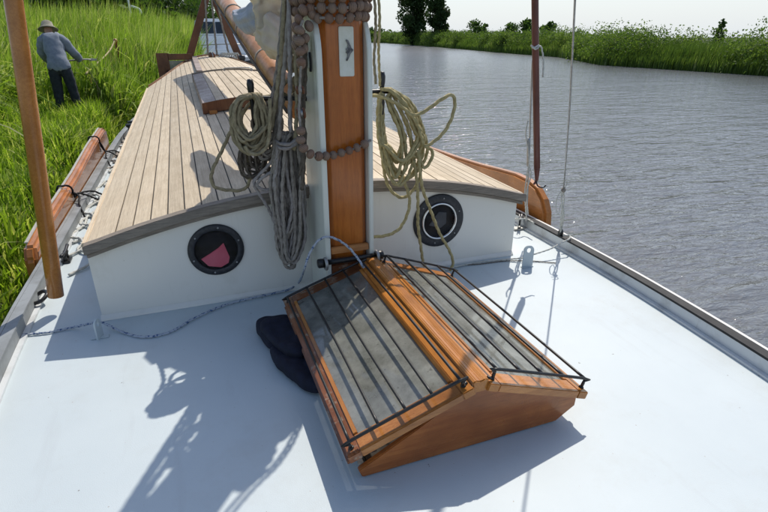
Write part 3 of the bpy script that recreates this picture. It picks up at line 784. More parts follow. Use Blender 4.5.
build('side_coaming', v, BOXF, 'wallin', sk, bevel=.002)
v = [(1.26, g0 + .022, .003), (1.282, g0 + .022, .003), (1.282, g1 - .022, .003), (1.26, g1 - .022, .003), (1.352, g0 + .022, .112), (1.374, g0 + .022, .112), (1.374, g1 - .022, .112), (1.352, g1 - .022, .112)]
build('side_coaming', v, BOXF, 'gable', sk, bevel=.002)
box('inner_lining', (.47, YN + .09, .05), (.50, YF - .1, .10), 'wallin', sk)
box('dark_well', (.46, YN + .08, .006), (1.25, YF - .1, .02), 'wallin', sk, bevel=0)
# ridge
prism('ridge_beam', [(.856, .280), (.912, .280), (.916, .312), (.920, .328), (.904, .336), (.884, .330), (.864, .336), (.848, .328), (.852, .312)], YN + .012, YF + .01, 'y', 'varnish', sk, bevel=.004)
def wing(side_):
    if side_ < 0: E = Vector((.360, 0, ZE)); T = Vector((.850, 0, ZR))
    else: E = Vector((1.402, 0, ZE - .005)); T = Vector((.918, 0, ZR))
    U = (T - E); L = U.length; U.normalize(); N = Vector((0, 1, 0)).cross(U)
    if N.z < 0: N = -N
    def fn(u, y, w): return tuple(E + U * u + N * w + Vector((0, y, 0)))
    fr = bpy.data.objects.new('glazed_wing', None); fr.empty_display_size = .1; COL.objects.link(fr)
    fr.parent = sk; wl = Vector((.88 + side_ * .26, 1.95, .23)); fr.location = wl - WL[sk.name]; WL[fr.name] = wl
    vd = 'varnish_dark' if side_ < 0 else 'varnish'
    so_, si_ = (.050, .050)
    box('stile', (0, YN, -.034), (so_, YF, 0), vd, fr, .003, fn)
    box('stile', (L - si_, YN, -.034), (L, YF, 0), 'varnish', fr, .003, fn)
    box('near_rail', (so_ + .0005, YN + .001, -.034), (L - si_ - .0005, YN + .085, -.0006), 'varnish_x', fr, .003, fn)
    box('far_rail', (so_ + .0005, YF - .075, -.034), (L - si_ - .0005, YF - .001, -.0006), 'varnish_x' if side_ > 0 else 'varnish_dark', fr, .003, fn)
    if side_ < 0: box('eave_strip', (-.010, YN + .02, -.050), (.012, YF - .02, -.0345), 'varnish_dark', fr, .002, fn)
    box('moulding', (so_ + .0008, YN + .087, -.016), (so_ + .018, YF - .077, .003), 'varnish', fr, .002, fn)
    box('moulding', (L - si_ - .018, YN + .087, -.016), (L - si_ - .0008, YF - .077, .003), 'varnish', fr, .002, fn)
    box('glass_pane', (so_ + .0185, YN + .0865, -.010), (L - si_ - .0185, YF - .0765, -.006), 'glass', fr, 0, fn)
    # guard bars
    h = .032 if side_ < 0 else .044; r_ = .0066; u0, u1 = (.026 if side_ < 0 else .012), L - .028; ya, yb = YN + .035, YF - .05
    def p(u, y, w): return fn(u, y, w)
    B = []
    B.append([p(u0, ya, .002), p(u0, ya, h - .012), p(u0 + .008, ya, h), p(u1 - .008, ya, h), p(u1, ya, h - .012), p(u1, ya, .002), p(u1 + (.018), ya + .006, .003)])
    B.append([p(u0, yb, .002), p(u0, yb, h - .012), p(u0 + .008, yb, h), p(u1 - .008, yb, h), p(u1, yb, h - .012), p(u1, yb, .002)])
    for k, b in enumerate(B): 
        tube('cross_bar', [Vector(q) for q in b], r_, 'blackmetal', fr, ns=8, step=.008)
    for fq in (0.008, .26, .50, .74, .992):
        u = u0 + (u1 - u0) * fq
        bow = .006 * math.sin(fq * 9)
        tube('guard_bar', [p(u, ya, h), p(u + bow, (ya + yb) / 2, h + .002), p(u, yb, h)], r_ * .92, 'blackmetal', fr, ns=8, step=.05)
    for (u, y) in ((u0, ya), (u1, ya), (u0, yb), (u1, yb)):
        lathe('bar_foot', [(.001, 0), (.011, 0), (.010, .004), (.001, .005)], fn(u, y, .001), N, 'blackmetal', fr, 12)
wing(-1); wing(1)

# navy bundle tucked under the eave
def lump(name, pts, mat, label, cat, sub=2, noise_=.02, seed=1, ns=12, flat=1.):
    """soft bundle: a chain of cross-sections with their own radii; pts (x,y,z,rx,rz)"""
    g = np.random.default_rng(seed); V, Fc = [], []
    for (x, y, z, rx, rz) in pts:
        for k in range(ns):
            a = 2 * math.pi * k / ns; w = 1 + .12 * math.sin(3 * a + x * 9 + y * 7) + noise_ * g.normal()
            V.append((x + rx * math.cos(a) * w, y, max(.002, z + rz * math.sin(a) * w)))
    for i in range(len(pts) - 1):
        for k in range(ns):
            k2 = (k + 1) % ns; Fc.append((i * ns + k, i * ns + k2, (i + 1) * ns + k2, (i + 1) * ns + k))
    Fc += [tuple(range(ns)), tuple((len(pts) - 1) * ns + k for k in range(ns))]
    o = build(name, V, Fc, mat, None, origin=pts[0][:3], smooth=True)
    md = o.modifiers.new('sub', 'SUBSURF'); md.levels = sub; md.render_levels = sub
    return tag(o, label, cat)
cbundle = thing('cloth_bundle', (.32, 2.2, 0), 'dark navy folded cloth stuffed under the left eave of the skylight', 'cloth')
def pad(name, outline, z0, z1, seed):
    g = np.random.default_rng(seed); n = len(outline); c = Vector((sum(p[0] for p in outline) / n, sum(p[1] for p in outline) / n, 0)); V = []; Fc = []
    lay = ((.93, z0), (1.0, z0 + .3 * (z1 - z0)), (.99, z0 + .45 * (z1 - z0)), (1.01, z0 + .6 * (z1 - z0)), (.95, z0 + .92 * (z1 - z0)), (.75, z1), (.4, z1 - .006))
    for k, z in lay:
        for p in outline: V.append((c.x + (p[0] - c.x) * k, c.y + (p[1] - c.y) * k, z + .004 * g.normal() * (z > .03)))
    for i in range(len(lay) - 1):
        for q in range(n): Fc.append((i * n + q, i * n + (q + 1) % n, (i + 1) * n + (q + 1) % n, (i + 1) * n + q))
    Fc += [tuple(range(n)), tuple((len(lay) - 1) * n + q for q in range(n))]
    o = build(name, V, Fc, 'navy', cbundle, smooth=True)
    m_ = o.modifiers.new('sub', 'SUBSURF'); m_.levels = m_.render_levels = 3; return o
folds = [pad('fold', [(.185, 2.54), (.195, 2.46), (.215, 2.36), (.235, 2.28), (.30, 2.25), (.41, 2.26), (.41, 2.40), (.41, 2.52), (.33, 2.56), (.25, 2.57)], .004, .085, 1),
         pad('fold', [(.215, 2.27), (.235, 2.16), (.275, 2.04), (.32, 1.93), (.37, 1.86), (.405, 1.86), (.405, 2.0), (.405, 2.15), (.405, 2.24), (.31, 2.26)], .004, .078, 2),
         pad('fold', [(.20, 2.42), (.225, 2.34), (.25, 2.22), (.29, 2.12), (.36, 2.08), (.40, 2.10), (.40, 2.25), (.40, 2.40), (.33, 2.47), (.25, 2.48)], .070, .118, 3)]
cbt = bpy.data.textures.new('crumple', 'CLOUDS'); cbt.noise_scale = .16; cbt.noise_depth = 2
for o in folds: cmd = o.modifiers.new('crumple', 'DISPLACE'); cmd.texture = cbt; cmd.strength = .030; cmd.mid_level = .5

# ================================================================== MAST AND TABERNACLE
MY = 2.62
mast = thing('mast', (.765, 2.76, 0), 'bright varnished wooden mast foot with ivory plaque', 'mast')
a, b = .655, .880
o_ = .028
sq = [(a + o_, MY), (b - o_, MY), (b, MY + o_), (b, MY + .26), (a, MY + .26), (a, MY + o_)]
prism('mast_heel', sq, .02, 1.62, 'z', 'mast', mast, bevel=.002)
lathe('mast_spar', [(.150, 1.60), (.138, 1.7), (.135, 4), (.12, 9), (.09, 13)], (.7675, 2.755, 0), (0, 0, 1), 'mast', mast, 32)
pl0 = at_y(338.5, 24, MY); pl1 = at_y(353.5, 77.5, MY)
pcx = (pl0.x + pl1.x) / 2 ; zt_, zb_ = 1.548, 1.318
def rrect(x0, x1, z0, z1, r, n=4):
    out = []
    for cx_, cz_, a0 in ((x1 - r, z1 - r, 0), (x0 + r, z1 - r, 90), (x0 + r, z0 + r, 180), (x1 - r, z0 + r, 270)):
        for k in range(n + 1):
            t = R(a0 + 90 * k / n); out.append((cx_ + r * math.cos(t), cz_ + r * math.sin(t)))
    return out
prism('plaque', rrect(pcx - .038, pcx + .038, zb_, zt_, .008), MY - .008, MY - .0005, 'y', 'plaque', mast, bevel=.0015)
ez = 1.44
bird = [(-.006, .050), (.004, .046), (.012, .028), (.020, .010), (.030, .002), (.024, -.006), (.014, -.016), (.006, -.034), (-.004, -.050), (-.010, -.046), (-.002, -.028), (-.002, -.016), (-.010, -.010), (-.004, -.002), (-.010, .006), (.000, .012), (.002, .028), (-.008, .044)]
prism('bird_emblem', [(pcx + .004 + x, ez + z) for x, z in bird], MY - .016, MY - .0085, 'y', 'emblem', mast, bevel=.001)
tab = thing('tabernacle', (.765, 2.8, 0), 'white painted mast case with two tall rounded cheeks bolted round the mast foot', 'mast case')
def cheek(x0, x1):
    prof = [(MY - .035, .003), (3.0 - .022, .003), (3.0 - .022, 1.50)]
    for k in range(1, 9):
        t = R(90 * k / 8); prof.append((MY + .12 + (.238) * math.cos(t), 1.50 + .10 * math.sin(t)))
    for k in range(0, 9):
        t = R(90 + 90 * k / 8); prof.append((MY + .10 + .135 * math.cos(t), 1.40 + .20 * math.sin(t)))
    prism('cheek', prof, x0, x1, 'x', 'cheek', tab, bevel=.004)
cheek(.622, .652); cheek(.883, .908)
bz = .335
yb_ = MY - .065
prism('lower_board', rrect(a + .001, b - .001, .02, .30, .002, 1), MY - .03, MY - .004, 'y', 'varnish_dark', tab, bevel=.003)
prism('ledge', [(MY - .034, bz + .038), (MY - .002, bz + .038), (MY - .002, bz + .075), (MY - .028, bz + .075)], a + .001, b - .001, 'x', 'varnish_x', tab, bevel=.004)
lathe('cross_bolt', [(.001, -.175), (.015, -.175), (.015, .165), (.001, .165)], (.765, yb_ + .02, bz), (1, 0, 0), 'blackmetal', tab, 16)
for s in (-1, 1):
    lathe('bolt_nut', [(.001, -.018), (.026, -.018), (.028, -.006), (.028, .014), (.02, .02), (.001, .02)], (.765 + s * .175, yb_ + .02, bz), (s, 0, 0), 'blackmetal', tab, 8)
    lathe('eye_ring', [(.03 + .009 * math.cos(t_), .009 * math.sin(t_)) for t_ in [2 * math.pi * q / 10 for q in range(11)]], (.765 + s * .152, yb_ + .005, bz), (1, 0, 0), 'steel', tab, 18)
lathe('pivot_nut', [(.001, 0), (.038, 0), (.040, .012), (.030, .028), (.018, .034), (.001, .034)], (.621, 2.76, 1.385), (-1, 0, 0), 'cheek', tab, 6)
tube('bolt_shadow_ring', [(.617, 2.70, 1.34), (.617, 2.69, 1.385), (.617, 2.705, 1.43)], .006, 'rubber', tab, ns=6, step=.02)
# pin rail with belaying pins
rail = thing('pin_rail', (.76, 2.72, 1.10), 'black iron pin rail with belaying pins across the mast', 'pin rail')
pL = at_y(251, 92, 2.84); pR = at_y(382, 84, 2.74)
tube('rail_bar', [(pL.x - .03, 2.86, pL.z - .03), (.60, 2.86, pL.z - .045), (.622, 2.86, pL.z - .045)], .013, 'blackmetal', rail, ns=8)
tube('rail_bar', [(.905, 2.76, pR.z - .04), (pR.x + .04, 2.76, pR.z - .04)], .013, 'blackmetal', rail, ns=8)
for q in (pL, Vector((pL.x + .14, pL.y, pL.z - .02)), pR):
    lathe('belaying_pin', [(.001, .065), (.014, .062), (.019, .04), (.017, .01), (.012, -.02), (.010, -.16), (.001, -.165)], (q.x, q.y, q.z), (0, 0, 1), 'black', rail, 12)

# parrel beads
par = thing('parrel', (.765, 2.75, 1.6), 'string of grey-brown wooden parrel beads wound round the mast', 'parrel')
bm = bmesh.new(); bmesh.ops.create_uvsphere(bm, u_segments=12, v_segments=8, radius=1)
for v in bm.verts:
    rr = math.hypot(v.co.x, v.co.y); v.co.z *= .92
    if abs(v.co.z) < .2: pass
for f in bm.faces: f.smooth = True
bme = bpy.data.meshes.new('bead'); bm.to_mesh(bme); bm.free(); bme.materials.append(M['bead'])
def bead(p, r, d=(0, 0, 1)):
    o = link('bead', bme, None, par, Vector(p) - WL[par.name])
    q = Vector(d).to_track_quat('Z', 'Y'); e = q.to_euler(); o.rotation_euler = e
    o.scale = (r * random.uniform(.93, 1.05), r * random.uniform(.93, 1.05), r * random.uniform(.85, 1.0))
lines = []
for row, (z, rx, ry, a0) in enumerate(((1.672, .185, .20, 0), (1.628, .180, .195, 4), (1.585, .168, .182, 9))):
    per = 2 * math.pi * (rx + ry) / 2; nb = int(per / .0500); pl_ = []
    for k in range(nb):
        t = 2 * math.pi * k / nb + R(a0) + .02 * random.random()
        fr_ = max(0, -math.sin(t))
        if row == 2 and (math.cos(t) < -.75): continue
        p = (.745 + rx * math.cos(t), 2.735 + ry * math.sin(t), z + .012 * math.cos(t) + .004 * math.sin(5 * t))
        pl_.append(Vector(p)); bead(p, .0258, (-math.sin(t), math.cos(t), 0))
    lines.append(pl_ + [pl_[0]])
chain = [at_y(x, y, yy_) for x, y, yy_ in ((303, 20, 2.56), (299, 33, 2.56), (300, 46, 2.555), (301, 60, 2.56), (300, 80, 2.56), (299.5, 100, 2.56), (299, 112, 2.56), (300, 123, 2.555), (301, 134, 2.55), (301, 143, 2.55), (307, 152, 2.545), (317, 156, 2.54), (331, 155.5, 2.575), (342, 152.5, 2.575), (352, 149.5, 2.575), (363, 145, 2.575), (371, 140, 2.58))]
cc = crom(chain, .004); acc = 0; last = cc[0]
for i, q in enumerate(cc):
    acc += (q - last).length; last = q
    if acc > .0435 and i < len(cc) - 8:
        d = cc[min(i + 1, len(cc) - 1)] - cc[i - 1]
        skip = 1.08 < q.z < 1.36 or q.x > .885
        if not skip: bead(q, .0245, d)
        acc = 0
rope('parrel_line', [chain] + lines, .0075, 'rope_grey', parent=par)
bx = [at_y(x, y, 2.60) for x, y in ((299, 52), (304, 48), (297, 40), (301, 64), (299, 20), (303, 10), (296, 28), (305, 38), (309, 26), (296, 45), (312, 14))]
for q in bx: bead(q, .026, (1, 0, .4))

# ================================================================== ROPES (each hangs in its own depth)
def P(x, y, Y=2.55): return at_y(x, y, Y)
def up(px0, py0, px1, py1, Y, top=None, zt=3.2):
    """straight fall of rope carried on upwards past the first point"""
    a_ = P(px0, py0, Y); b_ = P(px1, py1, Y); d = a_ - b_
    k_ = (zt - a_.z) / d.z if d.z > 0 else 0
    return [a_ + d * k_, a_, b_]
# five halyard falls left of the mast
falls = [((285, 0), (281, 60), (273, 118), (268, 136), 2.80, 'rope_tan', .0150, 'tan rope fall, leftmost of the falls beside the mast'),
         ((287.5, 0), (284, 60), (277, 120), (274, 150), 2.83, 'rope_grey', .0150, 'grey rope fall, second from the left beside the mast'),
         ((290, 0), (286, 50), (281, 100), (279, 140), 2.77, 'rope_grey', .0145, 'grey rope fall in the middle of the falls beside the mast'),
         ((284, 0), (278.5, 60), (271, 105), (262, 130), 2.85, 'rope_grey', .0140, 'grey rope fall swinging out behind the tan fall'),
         ((289, 0), (290, 60), (290, 115), (291, 132), 2.74, 'rope_violet', .0140, 'lilac-grey rope fall, nearest to the mast')]
for p0, p1, p2, p3, Y, mt, r_, lb in falls:
    a_ = P(*p0, Y); b_ = P(*p1, Y); top = a_ + (a_ - b_).normalized() * 2.2
    rope('halyard_fall', [top, a_, b_, P(*p2, Y), P(*p3, Y)], r_, mt, lb, 'falls beside the mast')
# tan coil on the left pin
g = np.random.default_rng(3)
loops = []
for k in range(19):
    x0_ = 251 + 2 * g.normal(); lx = 251 - 10 - 11 * g.random(); rx_ = 254 + 17 * g.random(); by = 132 + 26 * g.random(); Y = 2.760 + .10 * g.random()
    loops.append([P(x0_, 94 + 2 * g.random(), Y), P((x0_ + lx) / 2 - 3, 98 + 3 * g.random(), Y), P(lx, 115 + 4 * g.normal(), Y), P(lx + 3, by - 12, Y), P((lx + rx_) / 2, by, Y - .02),
                  P(rx_ + 1, by - 14, Y), P(rx_, 114, Y), P(x0_ + 6, 98, Y), P(x0_ + 1, 94, Y + .01)])
rope('rope_coil', loops, .0108, 'rope_tan', 'tan rope coil hanging from the left belaying pin', cat='rope coil')
rope('rope_coil', [[P(262, 95, 2.940), P(250, 94, 2.940), P(240, 103, 2.940), P(236, 118, 2.940), P(224, 146, 2.940), P(212, 172, 2.940), P(214, 186, 2.940), P(228, 190, 2.940), P(244, 189, 2.940), P(250, 176, 2.940), P(245, 145, 2.940), P(240, 125, 2.940), P(246, 108, 2.940), P(258, 98, 2.940), P(272, 96, 2.940)],
                   [P(270, 98, 2.720), P(270, 120, 2.720), P(268, 143, 2.720), P(260, 153, 2.720), P(250, 153, 2.730), P(245, 146, 2.730)]], .0115, 'rope_tan', 'single loose tan loop sagging over the deckhouse roof edge', cat='rope coil')
# dark thin loops behind
loops = []
for k in range(15):
    x0_ = 248 + 22 * g.random(); w_ = 6 + 7 * g.random(); y0_ = 118 + 20 * g.random(); h_ = 26 + 22 * g.random(); Y = 2.890 + .05 * g.random()
    loops.append([P(x0_, y0_, Y), P(x0_ - w_, y0_ + h_ * .5, Y), P(x0_ - w_ * .6, y0_ + h_, Y), P(x0_ + w_ * .7, y0_ + h_ * .95, Y), P(x0_ + w_, y0_ + h_ * .4, Y), P(x0_ + 2, y0_, Y)])
rope('rope_coil', loops, .008, 'rope_dark', 'dark thin rope tangle behind the hanging coils', cat='rope coil')
loops = []
for k in range(9):
    x0_ = 268 + 6 * g.normal(); lx = 262 - 8 * g.random(); rx_ = 272 + 10 * g.random(); by = 138 + 24 * g.random(); Y = 2.84 + .07 * g.random()
    loops.append([P(x0_, 99 + 5 * g.random(), Y), P(lx, 118, Y), P(lx + 2, by - 8, Y), P((lx + rx_) / 2, by, Y), P(rx_, by - 12, Y), P(rx_ - 1, 116, Y), P(x0_ + 2, 98, Y)])
rope('rope_coil', loops, .0115, 'rope_grey', 'grey rope coil tangled between the tan coil and the long grey coil', cat='rope coil')
# grey coil
loops = []
for k in range(17):
    c_ = 287 + 3 * g.normal(); top_ = 131 + 5 * g.random(); w_ = 4 + 8.5 * g.random(); bot = 232 + 38 * g.random(); Y = 2.76 + .11 * g.random()
    bl = c_ + 2 + 3 * g.normal(); e = g.normal(size=6) * 1.2
    loops.append([P(c_, top_, Y), P(c_ - w_ * .55, top_ + 9, Y), P(c_ - w_ * .9 + e[0], top_ + 35, Y - .01), P(c_ - w_ * 1.05 + e[1], (top_ + bot) / 2, Y - .015), P(bl - w_ + e[2], bot - 28, Y), P(bl - w_ * .55, bot - 7, Y), P(bl, bot, Y),
                  P(bl + w_ * .55, bot - 7, Y), P(bl + w_ + e[3], bot - 28, Y), P(c_ + w_ * 1.05 + e[4], (top_ + bot) / 2, Y), P(c_ + w_ * .9 + e[5], top_ + 35, Y), P(c_ + w_ * .5, top_ + 9, Y), P(c_ + 1, top_, Y + .01)])
rope('rope_coil', loops[:9], .0120, 'rope_grey', 'long grey rope coil hanging in front of the deckhouse left of the mast', cat='rope coil')
rope('rope_coil', loops[9:], .0120, 'rope_violet', 'lilac-grey rope coil mixed with the long grey coil left of the mast', cat='rope coil')
rope('rope_coil', [[P(282, 134, 2.820), P(276, 140, 2.810), P(272, 160, 2.810), P(262, 172, 2.820), P(254, 182, 2.830), P(258, 192, 2.840), P(268, 208, 2.850), P(276, 226, 2.870)],
                   [P(272, 172, 2.800), P(262, 178, 2.800), P(257, 186, 2.820), P(268, 190, 2.820), P(278, 184, 2.810)],
                   [P(291, 130, 2.790), P(298, 138, 2.790), P(300, 152, 2.800), P(304, 185, 2.830), P(305, 215, 2.850), P(302, 245, 2.870)]], .0105, 'rope_violet', 'knotted lilac-grey rope tail beside the grey coil', cat='rope')
rope('rope_coil', [[P(297, 139, 2.74), P(290, 144, 2.735), P(281, 144, 2.74), P(277, 140, 2.80), P(285, 136, 2.86), P(295, 136, 2.80), P(297, 142, 2.74), P(289, 148, 2.735), P(280, 148, 2.74), P(277, 143, 2.8)]], .0115, 'rope_violet', 'short turns of lilac-grey rope gathering the top of the grey coil', cat='rope')
# hemp coil on the right pin
loops = []
for k in range(14):
    x0_ = 382 + 1.5 * g.normal(); lx = 378 + 5 * g.random(); rx_ = 398 + 26 * g.random(); by = 158 + 42 * g.random(); Y = 2.720 + .10 * g.random()
    loops.append([P(x0_, 90 + 3 * g.random(), Y), P(lx, 108, Y), P(lx + 1, 135 + 6 * g.normal(), Y), P(lx + 8, by - 14, Y), P((lx + rx_) / 2 + 6, by, Y - .01),
                  P(rx_ + 3, by - 22, Y), P(rx_, 130, Y), P(rx_ - 12, 100 + 6 * g.random(), Y), P(x0_ + 10, 90 + 2 * g.random(), Y), P(x0_, 89, Y)])
rope('rope_coil', loops, .0118, 'rope_hemp', 'yellow hemp rope coil hanging from the pin right of the mast', cat='rope coil')
rope('rope_coil', [[P(372, 95, 2.740), P(385, 98, 2.700), P(402, 107, 2.700), P(416, 122, 2.700), P(424, 145, 2.710), P(432, 150, 2.720), P(431, 160, 2.720), P(424, 168, 2.730), P(420, 160, 2.730), P(412, 156, 2.730), P(400, 165, 2.730)],
                   [P(405, 112, 2.710), P(416, 115, 2.690), P(428, 109, 2.680), P(442, 99, 2.670), P(451, 95, 2.670), P(455, 101, 2.670), P(452, 117, 2.670), P(444, 132, 2.680), P(432, 143, 2.690), P(424, 147, 2.700)]], .0118, 'rope_hemp', 'stray hemp loop sticking out over the water right of the coil', cat='rope coil')
rope('rope_tail', [P(414, 160, 2.740), P(417, 182, 2.740), P(418, 205, 2.760), P(418, 225, 2.780), P(421, 248, 2.800), P(423, 262, 2.840), at_z(425, 266, .02)], .0118, 'rope_hemp', 'hemp tail hanging straight down left of the right porthole')
rope('rope_tail', [P(418, 150, 2.720), P(420, 172, 2.720), P(423, 190, 2.740), P(430, 209, 2.760), P(439, 232, 2.790), P(449, 250, 2.820), P(453, 262, 2.840), at_z(450, 271, .02)], .0118, 'rope_hemp', 'hemp tail slanting across the right porthole')
rope('rope_tail', [P(400, 170, 2.760), P(409, 196, 2.760), P(408, 212, 2.760), P(400, 228, 2.760), P(388, 235, 2.760), P(374, 237, 2.770)], .0118, 'rope_hemp', 'hemp tail looping back to the bolt on the mast case')
rope('halyard', [(.875, 2.66, 5.), (.895, 2.64, 2.3), P(378.8, 0, 2.60), P(378.6, 50, 2.62), P(380, 86, 2.72)], .0085, 'rope_hemp', 'hemp halyard running up the right side of the mast', 'halyards right of the mast')
rope('halyard', [(.865, 2.68, 5.), (.88, 2.66, 2.3), P(374.5, 0, 2.60), P(375, 40, 2.60), P(374, 60, 2.6), P(376, 84, 2.6)], .0085, 'rope_tan', 'tan halyard close against the right mast cheek', 'halyards right of the mast')
rope('parrel_tail', [[P(303, 30, 2.66), P(302, 70, 2.66), P(300, 104, 2.66), P(302, 128, 2.66), P(304, 160, 2.68), P(302, 190, 2.7)], [P(306, 34, 2.68), P(305, 80, 2.68), P(303, 118, 2.68), P(305, 140, 2.68), P(300, 175, 2.7)]], .0125, 'rope_dark', 'dark brown rope pair hanging close against the left cheek of the mast case')
rope('parrel_tail', [[P(296, 28, 2.72), P(296, 66, 2.72), P(297, 96, 2.72), P(296, 130, 2.74), P(294, 150, 2.76)]], .013, 'rope_tan', 'tan rope hanging between the bead string and the halyard falls')
# wooden blocks among the left ropes
for (px, py, sz, lb) in ((301, 113, .03, 'worn wooden block hanging left of the mast case'), (300, 90, .022, 'upper small block on the rope left of the mast case')):
    c = P(px, py, 2.6); t = thing('pulley_block', tuple(c), lb, 'pulley block')
    for s in (-1, 1):
        lathe('block_shell', [(.001, -.006), (sz * .8, -.006), (sz, 0), (sz * .8, .006), (.001, .006)], tuple(c + Vector((s * .014, 0, 0))), (1, 0, .1), 'brownwood', t, 14)
    lathe('sheave', [(.001, -.007), (sz * .7, -.007), (sz * .55, 0), (sz * .7, .007), (.001, .007)], tuple(c), (1, 0, .1), 'steel', t, 14)

# flecked line over the deck
fl = [at_z(-20, 338, .010), at_z(43, 333, .010), at_z(70, 328, .012), at_z(90, 323.5, .05), at_z(99, 322, .055), at_z(108, 325, .03), at_z(125, 333, .010), at_z(145, 337, .010), at_z(170, 332, .010), at_z(195, 318, .010), at_z(225, 305, .010), at_z(250, 298.5, .012), at_z(275, 293, .012), at_z(290, 289, .02), at_z(299, 282, .05)]
fl += [at_y(304, 270, 2.56), at_y(309, 255, 2.54), at_y(317, 242, 2.53), at_y(326, 237, 2.52), at_y(336, 239, 2.52), at_y(347, 246, 2.52), at_y(356, 256, 2.50), at_y(364, 268, 2.47)]
rope('flecked_line', [fl], .0078, 'rope_fleck', 'blue-flecked white line crossing the deck and looping over the mast bolt', cat='rope')
wl_ = [at_z(440, 272, .01), at_z(455, 267, .01), at_z(480, 262, .012), at_z(505, 259.5, .014), at_z(522, 258, .03), at_z(535, 254, .05), at_z(550, 249, .07), at_z(563, 242, .10), at_z(569, 239, .112), at_z(570, 236, .112), at_z(563, 235, .12)]
rope('white_line', [wl_], .0068, 'rope_white', 'thin white line from the deckhouse front to the right bulwark', cat='rope')
rope('black_line', [[at_z(440, 272, .01), at_z(458, 266, .008), at_z(480, 264, .006), at_z(505, 261, .006), at_z(530, 261, .006), at_z(556, 263, .006)]], .004, 'rope_dark', 'thin dark line lying along the deck right of the skylight', cat='rope')

# deck padeyes
def padeye(c, yaw_, lb, h=.105, w=.034):
    t = thing('deck_lug', tuple(c), lb, 'deck lug', 'steel lugs on the foredeck')
    prof = [(-w, 0), (w, 0), (w, h - w)] + [(w * math.cos(R(k * 18)), h - w + w * math.sin(R(k * 18))) for k in range(1, 10)] + [(-w, h - w)]
    hole = [(w * .42 * math.cos(R(k * 30)), h - w + w * .5 * math.sin(R(k * 30))) for k in range(12)]
    bm = bmesh.new(); d = Vector((math.cos(yaw_), math.sin(yaw_), 0)); nn = Vector((-d.y, d.x, 0))
    def ring(pts, off): return [bm.verts.new(d * p[0] + Vector((0, 0, p[1])) + nn * off) for p in pts]
    for off in (.005, -.005):
        A = ring(prof, off); B = ring(hole, off)
        es = [bm.edges.new((A[i], A[(i + 1) % len(A)])) for i in range(len(A))] + [bm.edges.new((B[i], B[(i + 1) % len(B)])) for i in range(len(B))]
        bmesh.ops.triangle_fill(bm, edges=es, use_beauty=True)
        if off > 0: A1, B1 = A, B
    for X, Yv in ((A1, A), (B1, B)):
        for i in range(len(X)):
            j = (i + 1) % len(X); bm.faces.new((X[i], X[j], Yv[j], Yv[i]))
    bmesh.ops.recalc_face_normals(bm, faces=bm.faces)
    me = bpy.data.meshes.new('lug_plate'); bm.to_mesh(me); bm.free(); link('lug_plate', me, 'deck', t)
    box('lug_base', (c.x - .045, c.y - .016, .001), (c.x + .045, c.y + .016, .006), 'deck', t, .002)
padeye(Vector((2.112, 2.742, 0)), -.35, 'painted steel lug with a hole standing right of the deckhouse corner', .165, .036)
padeye(Vector((-.605, 2.77, 0)), 1.25, 'painted steel lug holding the flecked line at the left deckhouse corner', .115, .030)

# ================================================================== RIGHT SIDE RIGGING
pole = thing('boathook_pole', tuple(P(537, 180, 2.75)), 'red-brown painted pole hanging upright with a small hook at its foot', 'pole')
pa = P(534.5, -200, 2.75); pb = P(535, 0, 2.75); pc = P(537, 168, 2.75); pd = P(536.5, 180, 2.75)
tube('shaft', [pa, pb, pc], .0205, 'redbrown', pole, ns=12, step=.2)
tube('tip', [pc, pd, P(534, 184, 2.74)], .020, 'redbrown', pole, ns=10, taper=(1.0, .35), step=.01)
tube('hook', [P(536, 181, 2.74), P(538, 186, 2.73), P(543, 187.5, 2.73), P(546, 185, 2.73)], .005, 'blackmetal', pole, ns=6, step=.005)
ty = P(536, 46, 2.73)
rope('pole_lashing', [[P(532, 47, 2.71), P(536, 49, 2.715), P(540, 46, 2.72), P(542, 50, 2.72), P(543.5, 62, 2.72), P(543, 77, 2.72)], [P(531, 45, 2.73), P(534, 47.5, 2.715), P(539, 45, 2.72)]], .006, 'rope_white', 'white cord tied round the red-brown pole with a hanging end', cat='rope')
tube('steel_stay', [P(532.5, 60, 2.95), P(531, 100, 3.0), P(529, 160, 3.05), P(527, 205, 3.1), P(526, 222, 3.12)], .006, 'steel', None, ns=6)
tag(bpy.data.objects['steel_stay'], 'grey wire stay beside the red-brown pole', 'wire')
sg = P(528, 132, 3.03)
for (ya_, yb2, Y) in ((140, 165, 3.04), (165, 215, 3.08)):
    pass
tube('turnbuckle', [P(528.7, 138, 3.02), P(528.3, 150, 3.03), P(528, 166, 3.05)], .010, 'steel', None, ns=8); tag(bpy.data.objects['turnbuckle'], 'rusty turnbuckle on the wire stay beside the pole', 'turnbuckle')
rope('stay_lashing', [[P(528, 160, 3.04), P(531, 175, 3.03), P(526.5, 192, 3.05), P(528, 214, 3.1)], [P(528, 120, 3.02), P(526, 135, 3.02), P(529, 160, 3.03), P(525, 190, 3.05), P(526, 215, 3.1)]], .0055, 'rope_white', 'white cord lashing on the wire stay beside the pole', cat='rope')
